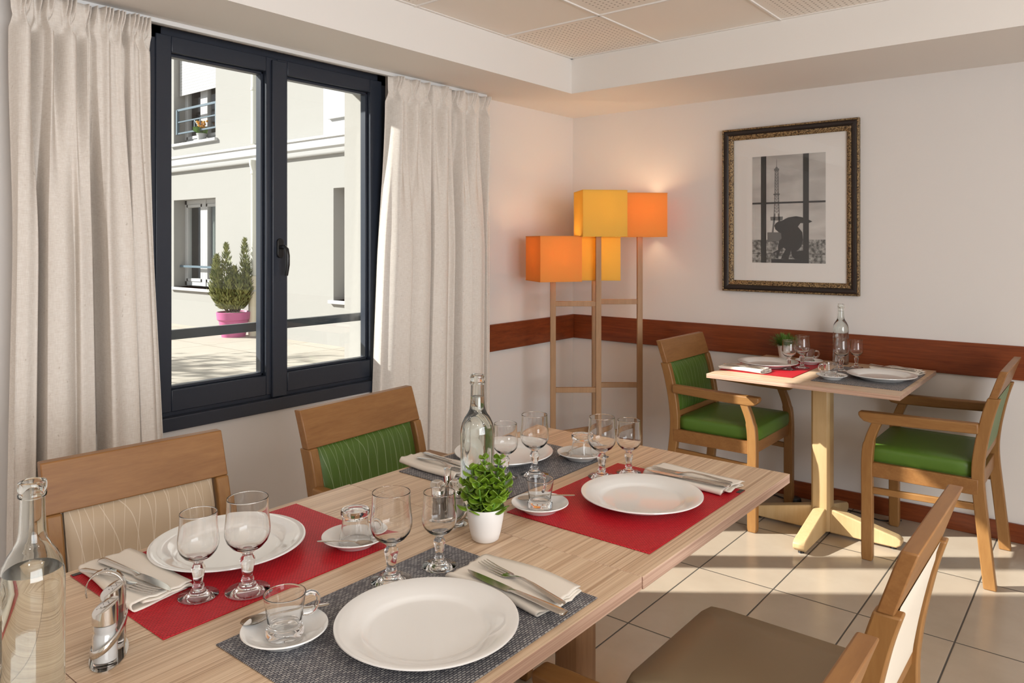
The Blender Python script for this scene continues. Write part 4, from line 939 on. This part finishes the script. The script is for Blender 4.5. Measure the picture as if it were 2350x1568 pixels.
# cruet stands with salt and pepper
def cruet(where, sx, sy, pxx, pyy, ang):
    cx_, cy_ = (sx + pxx) / 2, (sy + pyy) / 2
    t = thing('cruet_stand', 'curled steel cruet stand ' + where, 'cruet stand', (cx_, cy_, ZT), ang, 'steel cruet stands')
    d = math.hypot(sx - pxx, sy - pyy) / 2                 # local x points to the salt
    m = MB(); n = 40
    ell = [(math.cos(2 * PI * i / n) * (d + 0.024), math.sin(2 * PI * i / n) * 0.025) for i in range(n)]
    m.prism(ell, 'z', 0.0, 0.0015); m.obj('base_plate', CHROME, t)
    def band(pts, w, nm):
        mm = MB(); mm.loft([[(p[0] + w * q[0], p[1] + w * q[1], p[2] + w * q[2]) for q in ((-sd[0], -sd[1], -sd[2]), (sd[0], sd[1], sd[2]))] for p, sd in pts], False, 0, False)
        return mm.obj(nm, CHROME, t, smooth=True, solid=0.0012, ang=180)
    up = [((0.0, 0.021, z), (1, 0, 0)) for z in (0.001, 0.03, 0.06, 0.085, 0.097)]
    for i in range(1, 15):
        a = PI * i / 14 * 1.12; tp = 1 - 0.75 * sstep(0.5, 1.0, i / 14); up.append(((0.0, -0.005 + 0.026 * math.cos(a), 0.097 + 0.027 * math.sin(a)), (tp, 0, 0)))
    band(up, 0.0075, 'handle')
    sp = []
    for i in range(30):
        a = -2.0 + 3.7 * i / 29; rx, ry = d + 0.022, 0.0235
        sp.append(((rx * math.cos(a), ry * math.sin(a), 0.006 + 0.050 * (i / 29) ** 1.2), (0, 0, 1)))
    band(sp, 0.0055, 'spiral_band')
    for nm, x, y, fill, lb in (('salt_shaker', sx, sy, SALT, 'glass salt shaker with slanted steel cap '), ('pepper_shaker', pxx, pyy, PEPPER, 'glass pepper shaker with slanted steel cap ')):
        r = thing(nm, lb + where, 'shaker', (x, y, ZT + 0.0017), ang, 'salt and pepper shakers')
        prof = [(0, .001), (.014, 0), (.0165, .002), (.0165, .043), (.0150, .0455), (.0150, .049), (.0163, .0515), (.0163, .062), (.0148, .062), (.0148, .052), (.0135, .049), (.0135, .0455), (.015, .043), (.015, .006), (0, .006)]
        MB().lathe(prof, 32).obj('shaker_glass', GLASS, r, smooth=True, ang=60)
        MB().lathe([(0, .0075), (.0146, .0075), (.0146, .0425), (.0132, .0455), (.0132, .049), (.0144, .052), (.0144, .0585), (0, .0600)], 28).obj('salt' if fill is SALT else 'pepper', fill, r, smooth=True)
        c = MB(); k = 32; R_ = 0.0172
        top = lambda a: 0.083 + 0.0085 * math.cos(a - PI * 0.6)
        ring0 = [(R_ * math.cos(2 * PI * i / k), R_ * math.sin(2 * PI * i / k), 0.0605) for i in range(k)]
        ring1 = [(R_ * math.cos(2 * PI * i / k), R_ * math.sin(2 * PI * i / k), top(2 * PI * i / k)) for i in range(k)]
        ring2 = [(R_ * 0.9 * math.cos(2 * PI * i / k), R_ * 0.9 * math.sin(2 * PI * i / k), 0.083 + (top(2 * PI * i / k) - 0.083) * 0.9 + 0.0012) for i in range(k)]
        ring3 = [(R_ * 0.05 * math.cos(2 * PI * i / k), R_ * 0.05 * math.sin(2 * PI * i / k), 0.0845) for i in range(k)]
        c.loft([ring0, ring1, ring2, ring3]); cp = c.obj('cap', CHROME, r, smooth=True, ang=50)
        hs = MB()
        for i in range(5):
            a = 2 * PI * i / 5; hs.lathe([(0, 0.0), (0.0007, 0.0), (0.0007, 0.0003), (0, 0.0004)], 8, (0.0055 * math.cos(a), 0.0055 * math.sin(a), 0.0846 + 0.0085 * 0.0055 / R_ * math.cos(a - PI * 0.6) + 0.0004))
        hs.obj('cap_holes', BLACK, cp)
cruet('at the left end beside the tall bottle', 1.656, -3.614, 1.606, -3.582, 0.0 + math.atan2(-3.614 + 3.582, 1.656 - 1.606))
cruet('left of the potted succulent', 1.681, -2.902, 1.652, -2.929, math.atan2(0.027, 0.029))

# potted succulent
pl = thing('potted_succulent', 'small green leafy plant in a white pot in the middle of the long table', 'potted plant', (1.7835, -2.925, ZT))
MB().lathe([(0, 0), (.022, 0), (.0275, .004), (.0315, .018), (.0365, .045), (.0392, .068), (.0388, .0695), (.0372, .068), (.0345, .045), (.030, .030), (0, .030)], 48).obj('pot', POTW, pl, smooth=True, ang=60)
MB().lathe([(0, .056), (.0355, .054)], 24).obj('soil', SOIL, pl)
st = MB(); lv_ = MB(); rnd = random.Random(11)
def leaf(m, base, az, elev, L, W, cup_=0.25):
    d = Vector((math.cos(az) * math.cos(elev), math.sin(az) * math.cos(elev), math.sin(elev))); s = Vector((-math.sin(az), math.cos(az), 0)); n_ = d.cross(s) * -1
    def fn(u, v):
        x = u; hw = W * math.sin(PI * x ** 1.25) ** 0.62 if 0 < x < 1 else 0.0
        b = (v - 0.5) * 2
        p = Vector(base) + d * (L * x) + s * (hw * b) + n_ * (W * cup_ * (b * b) * (hw / W) + 0.10 * L * math.sin(PI * x) * 0.6)
        return p
    m.grid(fn, 8, 7)
stems = [((0.0, 0.0), (-0.002, 0.0), .165), ((-0.016, -0.004), (-0.026, -0.012), .142), ((0.014, 0.010), (0.018, 0.022), .165), ((0.006, -0.016), (0.004, -0.026), .125), ((0.018, -0.008), (0.034, 0.004), .110), ((-0.012, 0.014), (-0.018, 0.024), .130), ((-0.020, -0.014), (-0.034, -0.022), .110), ((0.010, 0.018), (0.028, 0.030), .120)]
for (bx, by), (tx, ty), H in stems:
    st.tube([(bx, by, .05), (bx * .4 + tx * .6, by * .4 + ty * .6, .05 + (H - .05) * .6), (tx, ty, H)], [.0022, .0018, .0012], 7)
    nl = int((H - .065) / .0125)
    for i in range(nl + 1):
        f_ = i / max(nl, 1); z = .066 + (H - .066) * f_; t_ = (z - .05) / (H - .05); cxl = bx + (tx - bx) * t_; cyl = by + (ty - by) * t_
        for k in range(3 if i < nl else 4):
            az = i * 1.2 + k * 2 * PI / (3 if i < nl else 4) + rnd.uniform(-.35, .35); sz = (0.031 - 0.012 * f_) * rnd.uniform(.85, 1.15) * (0.75 if H > .15 and f_ > .8 else 1)
            leaf(lv_, (cxl, cyl, z), az, rnd.uniform(0.15, 0.85) + 0.15 * f_, sz, sz * 0.46)
st.obj('stems', STEMG, pl, smooth=True); lv_.obj('leaves', LEAF, pl, smooth=True, solid=0.0012, ang=180)
# grassy tuft in a small pot on the wall table
p2 = thing('potted_plant', 'green tufted plant in a white pot against the wall rail on the wall table', 'potted plant', (1.424, -0.115, ZT))
MB().lathe([(0, 0), (.025, 0), (.027, .003), (.036, .064), (.038, .066), (.038, .070), (.035, .070), (.033, .060), (0, .060)], 36).obj('pot', POTW, p2, smooth=True, ang=60)
m = MB(); rnd = random.Random(5)
for i in range(520):
    az = rnd.uniform(0, 2 * PI); el = rnd.uniform(-0.15, 1.5); L = rnd.uniform(.05, .085); r0 = rnd.uniform(0, .024)
    b0 = Vector((r0 * math.cos(az), r0 * math.sin(az), .060)); d = Vector((math.cos(az) * math.cos(el), math.sin(az) * math.cos(el), math.sin(el))); s = Vector((-math.sin(az), math.cos(az), 0)) * .0011
    L2 = L * (0.75 + 0.25 * math.cos(el))
    tip = b0 + d * L2 + Vector((0, 0, .012)); mid_ = b0 + d * L2 * .5 + Vector((0, 0, .012))
    f_ = [m.bm.verts.new(p) for p in (b0 - s, mid_ - s * 1.3, tip, mid_ + s * 1.3, b0 + s)]; m.bm.faces.new(f_)
    for q in range(2):
        pp = b0 + (tip - b0) * rnd.uniform(.5, .9); e = (d + Vector((rnd.uniform(-.8, .8), rnd.uniform(-.8, .8), rnd.uniform(-.3, .6)))).normalized() * .016
        m.bm.faces.new([m.bm.verts.new(pp - s), m.bm.verts.new(pp + e), m.bm.verts.new(pp + s)])
m.obj('leaves', GRASS, p2)

# ------------------------------------------------------------------ light
def light(name, kind, loc, energy, color=(1, 1, 1), **kw):
    l = bpy.data.lights.new(name, kind); l.energy = energy; l.color = color
    for k, v in kw.items(): setattr(l, k, v)
    o = bpy.data.objects.new(name, l); COL.objects.link(o); o.location = loc; return o
sun = light('sun', 'SUN', (-8, -8, 8), 11.0, (1.0, 0.965, 0.90), angle=0.012)
sun.rotation_euler = Vector((1.0, 0.78, -0.75)).to_track_quat('-Z', 'Y').to_euler()
w = bpy.data.worlds.new('world'); SC.world = w; w.use_nodes = True
bg = w.node_tree.nodes['Background']; bg.inputs[0].default_value = (0.88, 0.93, 1.0, 1); bg.inputs[1].default_value = 0.75
# added area fill from the right, set at an assumed window out of view
d = light('window_fill', 'AREA', (RX - 0.02, (BY0 + BY1) / 2, (BZ0 + BZ1) / 2), 150, (0.95, 0.98, 1.0), shape='RECTANGLE', size=BZ1 - BZ0 - 0.15, size_y=BY1 - BY0 - 0.15)
d.rotation_euler = (0, PI / 2, 0)
# added fill lights under the ceiling, out of view, to brighten the room
for i, (x, y) in enumerate(((3.6, -4.9), (2.0, -5.6), (4.2, -2.6))):
    light('ceiling_fill', 'AREA', (x, y, ZC - 0.012), 9, (1.0, 0.94, 0.88), shape='DISK', size=0.3)
for c, z, e in (((0.301, -0.636), 1.345, 0.6), ((0.506, -0.470), 1.595, 0.85), ((0.416, -0.342), 1.345, 0.8), ((0.619, -0.199), 1.595, 0.7)):
    light('shade_bulb', 'POINT', (c[0], c[1], z), e, (1.0, 0.72, 0.40), shadow_soft_size=0.02)

# ------------------------------------------------------------------ view
SC.view_settings.view_transform = 'Standard'; SC.view_settings.look = 'None'; SC.view_settings.gamma = 1.0; SC.view_settings.use_curve_mapping = False
SC.view_settings.exposure = 0.0
cy = SC.cycles
cy.use_denoising = True; cy.max_bounces = 14; cy.diffuse_bounces = 5; cy.glossy_bounces = 6; cy.transmission_bounces = 14; cy.transparent_max_bounces = 16
cy.caustics_reflective = False; cy.caustics_refractive = True; cy.blur_glossy = 0.6; cy.sample_clamp_indirect = 4.0; cy.sample_clamp_direct = 0.0
cy.use_adaptive_sampling = True; cy.adaptive_threshold = 0.03
